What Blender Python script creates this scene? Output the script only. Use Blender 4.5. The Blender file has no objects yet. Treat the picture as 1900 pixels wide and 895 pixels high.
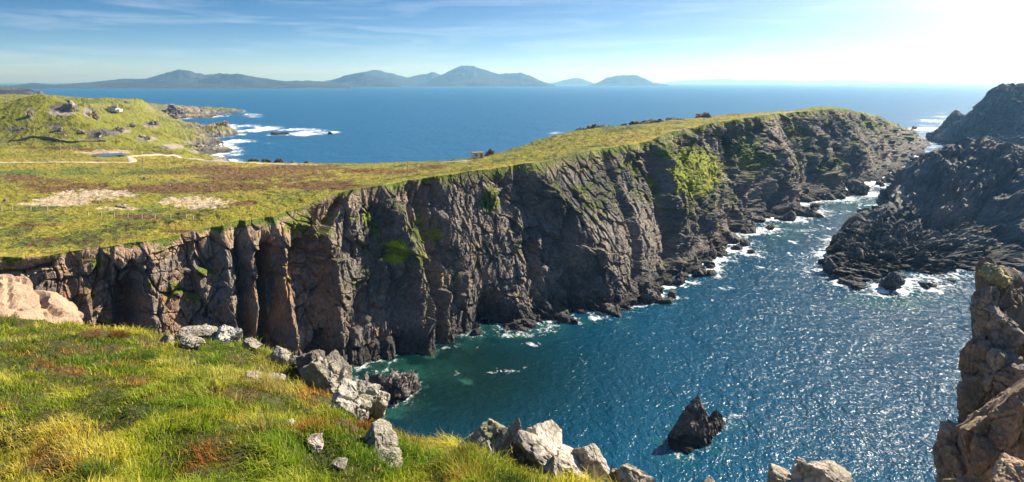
import bpy, bmesh, math
import numpy as np
from mathutils import Vector, Matrix
from mathutils.kdtree import KDTree

# ------------------------------------------------------------------ camera, world, sun
scene = bpy.context.scene
COL = scene.collection
FOC, HCAM, Y0 = 1300.0, 60.0, 152.0
cam_d = bpy.data.cameras.new('camera'); cam = bpy.data.objects.new('camera', cam_d); COL.objects.link(cam)
cam.location = (0, 0, HCAM); cam.rotation_euler = (math.radians(90), 0, 0)
cam_d.sensor_width = 36; cam_d.lens = FOC / 1900 * 36
cam_d.shift_y = -(447.5 - Y0) / 1900
cam_d.clip_start = 0.5; cam_d.clip_end = 200000
scene.camera = cam
SUN_AZ, SUN_EL = math.radians(59), math.radians(37)          # azimuth from +Y towards +X
sdir = Vector((math.sin(SUN_AZ) * math.cos(SUN_EL), math.cos(SUN_AZ) * math.cos(SUN_EL), math.sin(SUN_EL)))
sun_d = bpy.data.lights.new('sun', 'SUN'); sun = bpy.data.objects.new('sun', sun_d); COL.objects.link(sun)
sun_d.energy = 5.0; sun_d.angle = math.radians(0.53); sun_d.color = (1.0, 0.90, 0.74)
sun.rotation_euler = sdir.to_track_quat('Z', 'Y').to_euler()
vs = scene.view_settings
vs.view_transform = 'Standard'; vs.look = 'None'; vs.gamma = 1.0; vs.use_curve_mapping = False
vs.exposure = 1.32
scene.render.engine = 'CYCLES'
cy = scene.cycles
cy.max_bounces = 5; cy.diffuse_bounces = 2; cy.glossy_bounces = 2; cy.transmission_bounces = 3; cy.volume_bounces = 0
cy.use_denoising = True; cy.sample_clamp_indirect = 4.0; cy.caustics_reflective = False; cy.caustics_refractive = False
cy.use_adaptive_sampling = True; cy.adaptive_threshold = 0.02

def nd(nt, t, **kw):
    n = nt.nodes.new(t)
    for k, v in kw.items():
        if k.startswith('i_'):
            key = k[2:]
            n.inputs[int(key) if key.isdigit() else key.replace('_', ' ')].default_value = v
        else:
            setattr(n, k, v)
    return n

w = bpy.data.worlds.new('World'); scene.world = w; w.use_nodes = True
nt = w.node_tree; nt.nodes.clear(); L = nt.links.new
tc = nd(nt, 'ShaderNodeTexCoord')
sx = nd(nt, 'ShaderNodeSeparateXYZ'); L(tc.outputs['Generated'], sx.inputs[0])
mz = nd(nt, 'ShaderNodeMath', operation='MULTIPLY', i_1=4.6); L(sx.outputs[2], mz.inputs[0])
cx = nd(nt, 'ShaderNodeCombineXYZ'); L(sx.outputs[0], cx.inputs[0]); L(sx.outputs[1], cx.inputs[1]); L(mz.outputs[0], cx.inputs[2])
nrm = nd(nt, 'ShaderNodeVectorMath', operation='NORMALIZE'); L(cx.outputs[0], nrm.inputs[0])
sky = nd(nt, 'ShaderNodeTexSky', sky_type='NISHITA', sun_disc=False, sun_elevation=SUN_EL, sun_rotation=SUN_AZ,
         altitude=0, air_density=1.3, dust_density=3.2, ozone_density=6.0)
L(nrm.outputs[0], sky.inputs['Vector'])
# thin cirrus: streaks in the direction of view
mp = nd(nt, 'ShaderNodeMapping', vector_type='POINT'); mp.inputs['Scale'].default_value = (2.2, 2.2, 26); mp.inputs['Rotation'].default_value = (0, math.radians(3), 0)
L(tc.outputs['Generated'], mp.inputs[0])
cn = nd(nt, 'ShaderNodeTexNoise', i_Scale=2.3, i_Detail=7, i_Roughness=0.62, i_Distortion=0.7); L(mp.outputs[0], cn.inputs['Vector'])
cr = nd(nt, 'ShaderNodeMapRange', i_1=0.47, i_2=0.75, i_3=0.0, i_4=0.20); L(cn.outputs[0], cr.inputs[0])
mx = nd(nt, 'ShaderNodeMix', data_type='RGBA'); L(cr.outputs[0], mx.inputs[0]); hsv = nd(nt, 'ShaderNodeHueSaturation', i_Saturation=1.35, i_Value=.92); L(sky.outputs[0], hsv.inputs['Color']); L(hsv.outputs[0], mx.inputs[6]); mx.inputs[7].default_value = (9, 9.6, 10.2, 1)
zz_ = nd(nt, 'ShaderNodeMath', operation='ABSOLUTE'); L(sx.outputs[2], zz_.inputs[0])
ze = nd(nt, 'ShaderNodeMath', operation='MULTIPLY', i_1=-32.0); L(zz_.outputs[0], ze.inputs[0])
zx = nd(nt, 'ShaderNodeMath', operation='EXPONENT'); L(ze.outputs[0], zx.inputs[0])
vl = nd(nt, 'ShaderNodeVectorMath', operation='SCALE'); vl.inputs[0].default_value = (3.9, 5.6, 7.2); L(zx.outputs[0], vl.inputs['Scale'])
va = nd(nt, 'ShaderNodeVectorMath', operation='ADD'); L(mx.outputs[2], va.inputs[0]); L(vl.outputs[0], va.inputs[1])
bg = nd(nt, 'ShaderNodeBackground', i_Strength=0.06); L(va.outputs[0], bg.inputs[0])
wo = nd(nt, 'ShaderNodeOutputWorld'); L(bg.outputs[0], wo.inputs[0])

# ------------------------------------------------------------------ noise
def _h(i, j, k, seed):
    x = (i.astype(np.int64) * 374761393 + j.astype(np.int64) * 668265263 + k.astype(np.int64) * 2147483647 + seed * 974711).astype(np.uint32)
    x = (x ^ (x >> np.uint32(13))) * np.uint32(1274126177)
    x = (x ^ (x >> np.uint32(16))) * np.uint32(2246822519)
    return x ^ (x >> np.uint32(15))
def _r(h): return (h & np.uint32(0xFFFFFF)).astype(np.float32) / np.float32(0xFFFFFF)

def vnoise(p, seed=0):
    """value noise in [-1,1], p (...,3)"""
    i = np.floor(p).astype(np.int64); f = (p - i).astype(np.float32); f = f * f * f * (f * (f * 6 - 15) + 10)
    x, y, z = i[..., 0], i[..., 1], i[..., 2]; fx, fy, fz = f[..., 0], f[..., 1], f[..., 2]
    def c(a, b, d): return _r(_h(x + a, y + b, z + d, seed))
    r = 0
    a0 = c(0,0,0) * (1 - fx) + c(1,0,0) * fx; a1 = c(0,1,0) * (1 - fx) + c(1,1,0) * fx
    b0 = c(0,0,1) * (1 - fx) + c(1,0,1) * fx; b1 = c(0,1,1) * (1 - fx) + c(1,1,1) * fx
    r = (a0 * (1 - fy) + a1 * fy) * (1 - fz) + (b0 * (1 - fy) + b1 * fy) * fz
    return r * 2 - 1
def fbm(p, octv=4, seed=0, gain=0.5, lac=2.03):
    a, s, t = 1.0, 0.0, 0.0
    p = np.asarray(p, np.float64)
    for o in range(octv):
        s = s + a * vnoise(p, seed + o * 17); t += a; a *= gain; p = p * lac + 3.7
    return s / t
def ridged(p, octv=4, seed=0):
    a, s, t = 1.0, 0.0, 0.0
    p = np.asarray(p, np.float64)
    for o in range(octv):
        s = s + a * (1 - np.abs(vnoise(p, seed + o * 31)) * 2); t += a; a *= 0.5; p = p * 2.07 + 1.3
    return s / t
def facet(p, seed=0, tilt=1.0, flat2d=False):
    """fractured blocks: every Voronoi cell carries its own offset and tilt. returns (height, edge distance)"""
    p = np.asarray(p, np.float64); i = np.floor(p).astype(np.int64)
    F1 = np.full(p.shape[:-1], 9.0, np.float32); F2 = F1.copy(); H = np.zeros_like(F1)
    for a in (-1, 0, 1):
        for b in (-1, 0, 1):
            for c in ((0,) if flat2d else (-1, 0, 1)):
                x, y, z = i[..., 0] + a, i[..., 1] + b, i[..., 2] + c
                h = _h(x, y, z, seed)
                r1 = _r(h); r2 = _r(h * np.uint32(2654435761) ^ (h >> np.uint32(7))); r3 = _r(h * np.uint32(40503) + np.uint32(seed * 77 + 5))
                dx = (x + r1 - p[..., 0]).astype(np.float32); dy = (y + r2 - p[..., 1]).astype(np.float32)
                dz = 0 if flat2d else (z + r3 - p[..., 2]).astype(np.float32)
                d = np.sqrt(dx * dx + dy * dy + dz * dz)
                g = _r(h * np.uint32(747796405) + np.uint32(11)); t1 = _r(h * np.uint32(277803737) + np.uint32(3)) - .5; t2 = _r(h * np.uint32(1442695041) + np.uint32(9)) - .5
                hh = (g - .5) + tilt * (dx * t1 + dy * t2) * 2
                near = d < F1
                F2 = np.where(near, F1, np.minimum(F2, d)); H = np.where(near, hh, H); F1 = np.where(near, d, F1)
    return H, F2 - F1
def sstep(a, b, x):
    t = np.clip((x - a) / (b - a), 0, 1); return t * t * (3 - 2 * t)
def gsm(y, s):
    n = int(s * 3) + 1; k = np.exp(-0.5 * (np.arange(-n, n + 1) / s) ** 2); k /= k.sum()
    return np.convolve(np.pad(y, n, mode='edge'), k, 'valid')
def blob(x, y, cx, cy, rx, ry, hard=0.45):
    return 1 - sstep(hard, 1.0, np.sqrt(((x - cx) / rx) ** 2 + ((y - cy) / ry) ** 2))

# pixel <-> world
def world(px, py, d):
    return np.stack(np.broadcast_arrays((np.asarray(px) - 950.) / FOC * d, d, HCAM - (np.asarray(py) - Y0) / FOC * d), -1).astype(np.float64)
def project(P):
    d = np.maximum(P[..., 1], 0.5)
    return 950 + P[..., 0] / d * FOC, Y0 + (HCAM - P[..., 2]) / d * FOC
def seapt(px, py):
    d = HCAM * FOC / (np.asarray(py, float) - Y0); return world(px, py, d)

class Surf:
    """smooth height field through control points (multiquadric)"""
    def __init__(s, pts, c):
        P = world(pts[:, 0], pts[:, 1], pts[:, 2]); s.xy = P[:, :2]; s.c = c
        D = np.sqrt(((s.xy[:, None] - s.xy[None]) ** 2).sum(-1) + c * c)
        n = len(P); A = np.zeros((n + 3, n + 3)); A[:n, :n] = D + 0 * np.eye(n); Q = np.c_[np.ones(n), s.xy / 100]
        A[:n, n:] = Q; A[n:, :n] = Q.T
        s.w = np.linalg.solve(A, np.r_[P[:, 2], 0, 0, 0])
    def __call__(s, X, Y):
        sh = np.shape(X); X = np.ravel(X); Y = np.ravel(Y); out = np.empty(len(X)); n = len(s.xy)
        for a in range(0, len(X), 100000):
            x = X[a:a + 100000]; y = Y[a:a + 100000]
            D = np.sqrt((x[:, None] - s.xy[:, 0]) ** 2 + (y[:, None] - s.xy[:, 1]) ** 2 + s.c ** 2)
            out[a:a + 100000] = D @ s.w[:n] + s.w[n] + s.w[n + 1] * x / 100 + s.w[n + 2] * y / 100
        return out.reshape(sh)

# ------------------------------------------------------------------ meshes
def raw_mesh(name, V, F, cols=None, mat=None, smooth=False, attrs=None, link=True, parent=None):
    me = bpy.data.meshes.new(name); V = np.asarray(V, np.float32).reshape(-1, 3); F = np.asarray(F, np.int32); k = F.shape[1]
    me.vertices.add(len(V)); me.vertices.foreach_set('co', V.ravel())
    me.loops.add(F.size); me.loops.foreach_set('vertex_index', F.ravel())
    me.polygons.add(len(F)); me.polygons.foreach_set('loop_start', np.arange(0, F.size, k, dtype=np.int32))
    me.polygons.foreach_set('loop_total', np.full(len(F), k, np.int32))
    me.update(calc_edges=True)
    me.polygons.foreach_set('use_smooth', np.full(len(F), bool(smooth)))
    if cols is not None:
        a = me.color_attributes.new('col', 'FLOAT_COLOR', 'POINT'); c = np.ones((len(V), 4), np.float32); c[:, :3] = np.asarray(cols).reshape(-1, 3); a.data.foreach_set('color', c.ravel())
    for n, v in (attrs or {}).items():
        a = me.attributes.new(n, 'FLOAT', 'POINT'); a.data.foreach_set('value', np.asarray(v, np.float32).ravel())
    if mat: me.materials.append(mat)
    o = bpy.data.objects.new(name, me)
    if link: COL.objects.link(o)
    if parent: o.parent = parent
    return o
def grid_faces(nr, nc, closed=False):
    i = np.arange(nr - 1)[:, None]; j = np.arange(nc if closed else nc - 1)[None]; j2 = (j + 1) % nc
    return np.stack([i * nc + j, i * nc + j2, (i + 1) * nc + j2, (i + 1) * nc + j], -1).reshape(-1, 4)
def grid_normals(P, closed=False):
    du = np.roll(P, -1, 1) - np.roll(P, 1, 1) if closed else np.gradient(P, axis=1)
    dv = np.gradient(P, axis=0); n = np.cross(du, dv); return n / (np.linalg.norm(n, axis=-1, keepdims=True) + 1e-9)
def tag(o, label=None, cat=None, group=None, kind=None):
    if label: o['label'] = label
    if cat: o['category'] = cat
    if group: o['group'] = group
    if kind: o['kind'] = kind
    return o
def empty(name, loc, label, cat, group=None):
    o = bpy.data.objects.new(name, None); COL.objects.link(o); o.location = loc; o.empty_display_size = .3
    return tag(o, label, cat, group)
def structure(o): o['kind'] = 'structure'; return o

# ------------------------------------------------------------------ materials
def new_mat(name):
    m = bpy.data.materials.new(name); m.use_nodes = True; nt = m.node_tree; nt.nodes.clear()
    out = nd(nt, 'ShaderNodeOutputMaterial'); b = nd(nt, 'ShaderNodeBsdfPrincipled'); nt.links.new(b.outputs[0], out.inputs[0])
    return m, nt, b, out
def terrain_mat(name, fine=1.0, bump=0.25, rough=0.85, vary=0.5, spec=0.25):
    """base colour from the mesh's own colour layer, broken up by noise; cracked, grainy bump"""
    m, nt, b, out = new_mat(name); L = nt.links.new
    ge = nd(nt, 'ShaderNodeNewGeometry'); at = nd(nt, 'ShaderNodeVertexColor', layer_name='col')
    n1 = nd(nt, 'ShaderNodeTexNoise', i_Scale=1.1 * fine, i_Detail=8, i_Roughness=0.68); L(ge.outputs['Position'], n1.inputs['Vector'])
    mr = nd(nt, 'ShaderNodeMapRange', i_1=0.25, i_2=0.75, i_3=1 - vary, i_4=1 + vary); L(n1.outputs[0], mr.inputs[0])
    mu = nd(nt, 'ShaderNodeVectorMath', operation='SCALE'); L(at.outputs[0], mu.inputs[0]); L(mr.outputs[0], mu.inputs['Scale'])
    L(mu.outputs[0], b.inputs['Base Color'])
    vo = nd(nt, 'ShaderNodeTexVoronoi', feature='DISTANCE_TO_EDGE', i_Scale=0.9 * fine)
    wp = nd(nt, 'ShaderNodeVectorMath', operation='MULTIPLY_ADD'); L(n1.outputs['Color'], wp.inputs[0]); wp.inputs[1].default_value = (1.2 / fine,) * 3; L(ge.outputs['Position'], wp.inputs[2])
    L(wp.outputs[0], vo.inputs['Vector'])
    cm = nd(nt, 'ShaderNodeMapRange', i_1=0.0, i_2=0.12, i_3=0.0, i_4=0.35); L(vo.outputs[0], cm.inputs[0])
    ad = nd(nt, 'ShaderNodeMath', operation='ADD'); L(n1.outputs[0], ad.inputs[0]); L(cm.outputs[0], ad.inputs[1])
    bp = nd(nt, 'ShaderNodeBump', i_Strength=1.0, i_Distance=bump / fine); L(ad.outputs[0], bp.inputs['Height']); L(bp.outputs[0], b.inputs['Normal'])
    b.inputs['Roughness'].default_value = rough; b.inputs['Specular IOR Level'].default_value = spec
    return m
M_LAND = terrain_mat('turf and slate', 1.0, 0.35)
M_ROCK = terrain_mat('slate', 1.0, 0.40, rough=0.8, spec=0.3)
M_BOULDER = terrain_mat('lichened granite', 5.0, 0.35, rough=0.85, vary=0.4)
M_SOIL = terrain_mat('turf soil', 4.0, 0.4, rough=0.95)
M_FAR = terrain_mat('far hillside', 0.006, 0.12, rough=1.0, vary=0.45, spec=0.0)

# ------------------------------------------------------------------ headland: cliff and plateau
TOP = np.array([(-420,540,98),(-300,522,104),(-150,500,114),(0,482,124),(100,470,129),(200,455,135),(300,437,141),(400,420,147),(440,408,150),(480,405,152),(530,392,156),(600,370,163),
    (680,345,170),(750,335,175),(850,322,183),(950,307,191),(1000,300,196),(1050,288,204),(1150,272,218),(1200,262,228),(1240,245,242),(1330,228,292),(1400,215,340),(1480,208,395),
    (1560,201,445),(1580,205,458),(1620,214,500),(1660,228,560),(1700,244,640),(1722,262,690),(1730,274,700)], float)
FOOT = np.array([(-420,86),(-300,92),(-150,101),(0,111),(200,121),(400,131),(540,139),(650,145),(760,155),(850,165),(950,165.5),(1000,168),(1080,175),(1130,177),(1190,187),
    (1230,210),(1280,224),(1310,245),(1350,268),(1420,303),(1480,345),(1560,394),(1630,438),(1680,527),(1722,640),(1730,690)], float)
cp = np.linspace(-420, 1730, 1640)
TOP[:, 2] *= 1 + .05 * sstep(600, 800, TOP[:, 0]) * (1 - sstep(1250, 1400, TOP[:, 0]))
dt = gsm(np.interp(cp, TOP[:, 0], TOP[:, 2]), 10); zt = gsm(np.interp(cp, TOP[:, 0], HCAM - (TOP[:, 1] - Y0) / FOC * TOP[:, 2]), 8)
df = gsm(np.interp(cp, FOOT[:, 0], FOOT[:, 1]), 9) + 1.0 * sstep(0, 300, cp) * (1 - sstep(1500, 1600, cp)) + 6.0 * sstep(800, 880, cp) * (1 - sstep(1185, 1225, cp))
BACK = np.array([(-420,1500),(100,1500),(260,1480),(470,1480),(488,430),(515,345),(600,335),(700,312),(860,284),(940,287),(1060,303),(1170,315),(1290,342),(1400,396),(1480,458),(1560,472),(1620,520),(1700,655),(1730,712)], float)
db = gsm(np.interp(cp, BACK[:, 0], BACK[:, 1]), 6)

GP = [(-420,420,170),(-150,430,165),(0,400,180),(0,350,230),(0,300,330),(0,268,420),(-150,300,330),(-400,300,330),(150,300,330),(250,299,338),(330,293,345),(400,299,338),(460,301,338),(500,302,335),(600,304,328),(700,305,306),(800,301,284),
      (860,296,274),(940,283,280),(1060,245,296),(1170,232,308),(1290,221,336),(1400,210.5,388),(1480,203.5,450),(1560,200.5,462),(100,345,235),(200,340,240),(300,345,235),(250,385,190),(400,385,192),(350,360,215),
      (450,350,222),(550,340,230),(650,330,240),(800,312,235),(200,318,290),(330,315,295),(480,320,285),(600,318,265),
      (100,262,430),(200,268,430),(280,280,420),(330,284,420),(370,290,420),(230,290,370),
      (75,180,490),(40,184,490),(5,196,490),(110,187,490),(135,200,485),(20,215,460),(80,218,458),(130,226,455),(-40,205,490),(-120,215,500),(60,240,440),(0,240,440),
      (75,205,560),(150,222,545),(190,235,500),(240,246,480),(270,264,470),(300,262,520),(250,240,580),(300,248,600),(190,224,600),(210,212,700),(160,200,700),(240,209,760),
      (200,193,900),(165,192,900),(240,192,950),(280,200,1000),(0,190,900),(-200,190,900),
      (265,196,1150),(300,203,1160),(330,208,1180),(370,211,1260),(400,213,1290),(440,206,1400),
      (330,236,840),(360,240,830),(390,240,830),(420,240,815),(300,236,780),(330,262,640),(350,268,620),(370,278,600),(385,285,588),
      ] + [(px_, Y0 + (HCAM - z_) * FOC / d_, d_) for px_, z_, d_ in [(455,-6,520),(425,-4,580),(410,-3,640),(440,-6,720),(395,-2,740),(450,-5,830),(440,-5,950),(395,-4,930),(345,-3,1000),(380,-4,1050),(310,-1,1060),(340,-3,1130),(420,-4,1150),
      (470,-5,1250),(430,-2,1330),(480,-6,1420),(500,-7,1000),(500,-7,700),(480,-5,480),(470,0,425),(440,4,400),(405,6,455),(370,6,520),(350,12,480),(372,3,690),(350,6,730),(390,3,600),(310,8,980),(290,11,1000)]] + [
      (-200,178,1480),(100,178,1480),(300,194,1500)]
GP = np.array(GP, float)
land0 = Surf(np.vstack([TOP[1:-1:2], GP, TOP[2:-1:2]]), 12.0)
def ground(X, Y):
    p = np.stack([X, Y, np.zeros_like(X)], -1)
    Z = land0(X, Y)
    far = sstep(250, 600, Y)
    px, py = 950 + X / np.maximum(Y, 1) * FOC, 0
    kn = sstep(360, 420, Y) * (1 - sstep(500, 430, px) * 0) * (1 - sstep(430, 480, px))
    Z = Z + fbm(p / 28., 4, 5) * (0.7 + 1.2 * far) + fbm(p / 5., 3, 9) * 0.34
    Z = Z + kn * (ridged(p / 34., 4, 12) - 0.25) * 3.6
    shore = kn * (1 - sstep(4, 12, Z)) * sstep(-4, 1, Z)
    Z = Z + shore * (ridged(p / 22., 4, 77)) * 3.5
    return Z

RIDGE = [  # top px, foot px, amplitude m, px width to the left, px width to the right
    (40,70,5,35,90),(150,175,3,22,80),(262,300,8,34,120),(352,392,4,20,60),(405,437,8,26,36),(448,472,7,10,26),(500,533,9.5,12,26),(560,590,3,30,60),
    (692,705,5,34,60),(700,762,13,34,75),(765,800,5,16,60),(800,850,9,30,190),(860,905,3,12,70),(985,1130,10,42,200),(1212,1262,8,26,56),(1250,1318,8,20,80),
    (1300,1352,3,16,40),(1398,1452,14,40,62),(1440,1486,4,12,30),(1494,1520,11,26,50),(1537,1590,14,26,80),(1592,1640,10,16,54),(1632,1668,8,16,40),(1668,1700,6,14,36)]
NR = 330
v = np.linspace(0, 1, NR)[:, None]; px2 = cp[None] + 0 * v
Ptop = world(cp, 0, dt); Ptop[:, 2] = zt
Pf = world(cp, 0, df); Pf[:, 2] = -2.0
hz = v ** (1.12 + 0.2 * np.sin(cp / 97.)[None])
P = np.empty((NR, len(cp), 3))
P[..., :2] = Ptop[None, :, :2] + (Pf - Ptop)[None, :, :2] * hz[..., None]
P[..., 2] = Ptop[None, :, 2] + (Pf - Ptop)[None, :, 2] * v
tg = np.stack([gsm(np.gradient(Pf[:, 0] * .5 + Ptop[:, 0] * .5), 30), gsm(np.gradient(Pf[:, 1] * .5 + Ptop[:, 1] * .5), 30)], -1); tg /= np.linalg.norm(tg, axis=1, keepdims=True)
nh = np.stack([tg[:, 1], -tg[:, 0], 0 * tg[:, 0]], -1)
s_arc = np.r_[0, np.cumsum(np.linalg.norm(np.diff(.5 * (Pf + Ptop)[:, :2], axis=0), axis=1))]
mid = 0.5 * (dt + df)
k_sl = 0.08 + 0.75 * sstep(620, 1000, cp)[None]                       # slant of the strata, steep on the left
S = s_arc[None] + 0 * v; Hh = P[..., 2]
A_ = S + k_sl * Hh; B_ = Hh - 0.5 * k_sl * S
wob = fbm(np.stack([S / 18., Hh / 14., 0 * S], -1), 3, 3)
D = np.zeros_like(S)
for (a, b_, amp, wl, wr) in RIDGE:
    c = a + (b_ - a) * v + wob * 9
    x = px2 - c
    t = np.where(x > 0, 1 - x / wr, 1 + x / wl)
    env = (0.16 + 0.84 * sstep(-.1, .55, v)) * (1 - .5 * sstep(.55, 1, v)) * (1 - .5 * sstep(.55, .95, v) * sstep(840, 920, px2) * (1 - sstep(1200, 1260, px2))) * (1 - .45 * sstep(1540, 1640, px2))
    D = np.maximum(D, .80 * amp * env * np.clip(t, 0, 1))
for (a, b_, amp, wdt, v0, v1) in [(478,487,-8,15,.16,1.2),(545,600,-6,40,.1,1.3),(880,905,-6,34,.82,1.3),(1120,1180,-3,10,.05,.9),(775,790,-6,16,.1,1),(1365,1395,-6,40,.1,1.2),(430,452,-3,8,.1,1.2),
                               (1200,1240,-5,10,.1,1.2),(232,240,-5,24,.2,1.2),(1455,1480,-5,18,.2,1.2),(965,1000,-2.5,16,.05,1.),(1020,1060,-3,6,.3,1.2),(1566,1600,-4,10,.1,1)]:
    c = a + (b_ - a) * v + wob * 6
    D = D + amp * np.clip(1 - ((px2 - c) / wdt) ** 2, 0, 1) * sstep(v0 - .1, v0 + .1, v) * (1 - sstep(v1 - .1, v1 + .1, v))
D = D + 3.2 * blob(px2, v * 320 + 335, 738, 480, 36, 46, .1) + 2.0 * blob(px2, v * 330 + 320, 905, 372, 34, 30, .1)
topf = 0.15 + 0.85 * sstep(0.0, 0.10, v)
slab = np.maximum.reduce([sstep(-5, 15, px2 - (a_ + (b_ - a_) * v)) * (1 - sstep(w_ * .8, w_, px2 - (a_ + (b_ - a_) * v))) for a_, b_, w_ in [(990, 1140, 170), (800, 850, 130), (1398, 1452, 50), (1537, 1590, 60)]])
f0, e0 = facet(np.stack([A_ / 15. + wob * .3, B_ / 19., 0 * S], -1), 14, 1.5, True)
f1, e1 = facet(np.stack([A_ / 6.2 + wob * .4, B_ / 8.5, 0 * S], -1), 2, 1.2, True)
f2, e2 = facet(np.stack([A_ / 2.5 + wob, B_ / 3.8, 0 * S], -1), 4, 1.2, True)
f3, e3 = facet(np.stack([A_ / 0.95, B_ / 1.4, 0 * S], -1), 8, 1.1, True)
rg = fbm(np.stack([A_ / 3.2, B_ / 14., 0 * S], -1), 4, 21)
D = D + topf * (f0 * 3.2 + f1 * 2.2 + f2 * 1.15 + f3 * 0.42 + rg * 0.8 + wob * 1.2) * (1 - .7 * slab) * (1 - .65 * blob(px2, 235 + 245 * v, 1285, 318, 78, 72, .3)) * (0.75 + 0.4 * sstep(900, 1500, px2)) 
f4, e4 = facet(np.stack([A_ / 1.5 + wob * .6, B_ / 5.5 + wob, 0 * S], -1), 12, 0.6, True)
str_ = np.abs(((B_ + .35 * A_ + wob * 5 + f2 * .6) / 3.1) % 1 - .5)
D = D - topf * (0.9 * (1 - sstep(0, 0.10, e1)) + 0.45 * (1 - sstep(0, 0.1, e2)) + .30 * (1 - sstep(0, .09, e4)) + .30 * (1 - .7 * sstep(1150, 1350, px2)) * (1 - sstep(0, .10, str_)) * sstep(-.3, .3, f1)) + topf * f4 * .25
apron = sstep(0.80, 0.97, v) * sstep(780, 1100, px2)                  # broken rock along the waterline
r3 = ridged(np.stack([S / 6., Hh / 6., 0 * S], -1), 4, 40)
D = D + apron * (r3 * 3.5 + 1.0)
rdir = np.stack([Ptop[:, 0] * 0, Ptop[:, 0] * 0, Ptop[:, 0] * 0], -1)
P = P + nh[None] * D[..., None]
P[..., 2] += topf * sstep(0, .2, 1 - v) * (f2 * 0.5 + fbm(np.stack([S / 4., Hh / 4., 0 * S + 4], -1), 3, 6) * 0.8) + (1 - topf) * fbm(np.stack([S / 9., 0 * S, 0 * S], -1), 3, 61) * 0.7 + apron * r3 * 1.6
P[..., 2] += sstep(1575, 1640, px2) * (1 - v) ** 2 * (ridged(np.stack([S / 16., 0 * S, 0 * S], -1), 3, 66) - .3) * 4.5
P[-1, :, 2] = np.minimum(P[-1, :, 2], -1.5)
cliffP = P
# plateau rows, from the back of the land to the cliff edge
NP = 520
edge = cliffP[0]; ed = np.hypot(edge[:, 0], edge[:, 1]); ey = edge[:, 1]
tt = np.linspace(0, 1, NP + 1)[1:][:, None]
K = np.interp(tt, [0, .12, .36, .46, .82, 1.0], [0, 14, 110, 230, 480, 1400])
dd = np.minimum(ey[None] + K, np.maximum(db, ey + 12)[None]) + 1e-3 * tt
fall = np.exp(-(dd - ey[None]) / 9.0)
nom = (cp - 950) / FOC
X = nom[None] * dd + (edge[:, 0] - nom * ey)[None] * fall; Y = dd
G = ground(X, Y); Ge = ground(edge[:, 0], edge[:, 1])
dz_ = edge[:, 2] - Ge; dzs = gsm(dz_, 25)
Z = G + dzs[None] * np.exp(-(dd - ey[None]) / 14.) + (dz_ - dzs)[None] * np.exp(-(dd - ey[None]) / 1.6)
Z = Z + 0.5 * (1 - np.exp(-(dd - ey[None]) / 2.5)) * np.exp(-(dd - ey[None]) / 9.) + fbm(np.stack([X / 1.7, Y / 1.7, 0 * X], -1), 3, 90) * 0.45 * np.clip((dd - ey[None]) / 3, 0, 1)
plat = np.stack([X, Y, Z], -1)
# back slope down into the sea
kb = np.linspace(0, 1, 41)[1:][:, None]
bk = plat[-1]; bd = kb * 55.
X2 = bk[None, :, 0] + nom[None] * bd; Y2 = bk[None, :, 1] + bd
Z2 = bk[None, :, 2] * (1 - kb ** 1.3) - 3 * kb + (fbm(np.stack([X2 / 8., Y2 / 8., 0 * X2], -1), 3, 33)) * 3 * kb
back = np.stack([X2, Y2, Z2], -1)
full = np.concatenate([back[::-1], plat[::-1], cliffP], 0)
nn = grid_normals(full); nz = np.abs(nn[..., 2])
px, py = project(full)
nb, npl = len(back), NP
wp3 = full
# --- colours
def lerp(a, b, t): return a + (np.asarray(b) - a) * np.asarray(t)[..., None]
n_big = fbm(full / 60., 3, 101); n_mid = fbm(full / 14., 4, 102); n_sm = fbm(full / 3., 3, 103); n_f = fbm(full / 1.1, 2, 104)
is_c = np.zeros(full.shape[:2]); is_c[nb + npl:] = 1.0
vv = np.zeros(full.shape[:2]); vv[nb + npl:] = v
rock = np.array([0.190, 0.163, 0.137]) * np.ones(full.shape[:2] + (1,))
rock = lerp(rock, (0.10, 0.09, 0.083), sstep(-.2, .4, n_mid))
rock = lerp(rock, (0.27, 0.21, 0.155), 0.6 * sstep(.05, .6, n_sm + .5 * n_big))
rock = lerp(rock, (0.29, 0.15, 0.078), 0.85 * (1 - sstep(420, 700, px)) * sstep(-.5, .5, n_mid + n_sm * .6))
rock = lerp(rock, (0.38, 0.22, 0.12), 0.7 * blob(px, py, 505, 500, 45, 190) * sstep(-.4, .2, n_sm))
rock = lerp(rock, (0.48, 0.28, 0.16), 0.8 * blob(px, py, 700, 625, 34, 60) * sstep(-.1, .4, n_sm))
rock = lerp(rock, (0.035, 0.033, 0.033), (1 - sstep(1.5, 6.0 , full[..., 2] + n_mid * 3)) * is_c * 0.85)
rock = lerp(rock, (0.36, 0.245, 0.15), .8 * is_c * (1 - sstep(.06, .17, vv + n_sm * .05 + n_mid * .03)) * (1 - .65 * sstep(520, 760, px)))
grass = np.array([0.205, 0.185, 0.018]) * np.ones(full.shape[:2] + (1,))
grass = lerp(grass, (0.095, 0.125, 0.014), sstep(-.1, .5, n_mid + .5 * n_sm))
grass = lerp(grass, (0.30, 0.215, 0.03), sstep(-.05, .5, n_big + .6 * n_sm) * 0.8)
grass = lerp(grass, (0.150, 0.160, 0.014), 0.75 * sstep(370, 430, Y_ := full[..., 1]) * (1 - sstep(430, 520, px)))
grass = lerp(grass, (0.06, 0.05, 0.018), 0.8 * sstep(.16, .45, n_mid * .6 + n_f * .55 + .2 * n_big + .2 * n_sm) * (1 - is_c))
heath = np.zeros(full.shape[:2])
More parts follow.
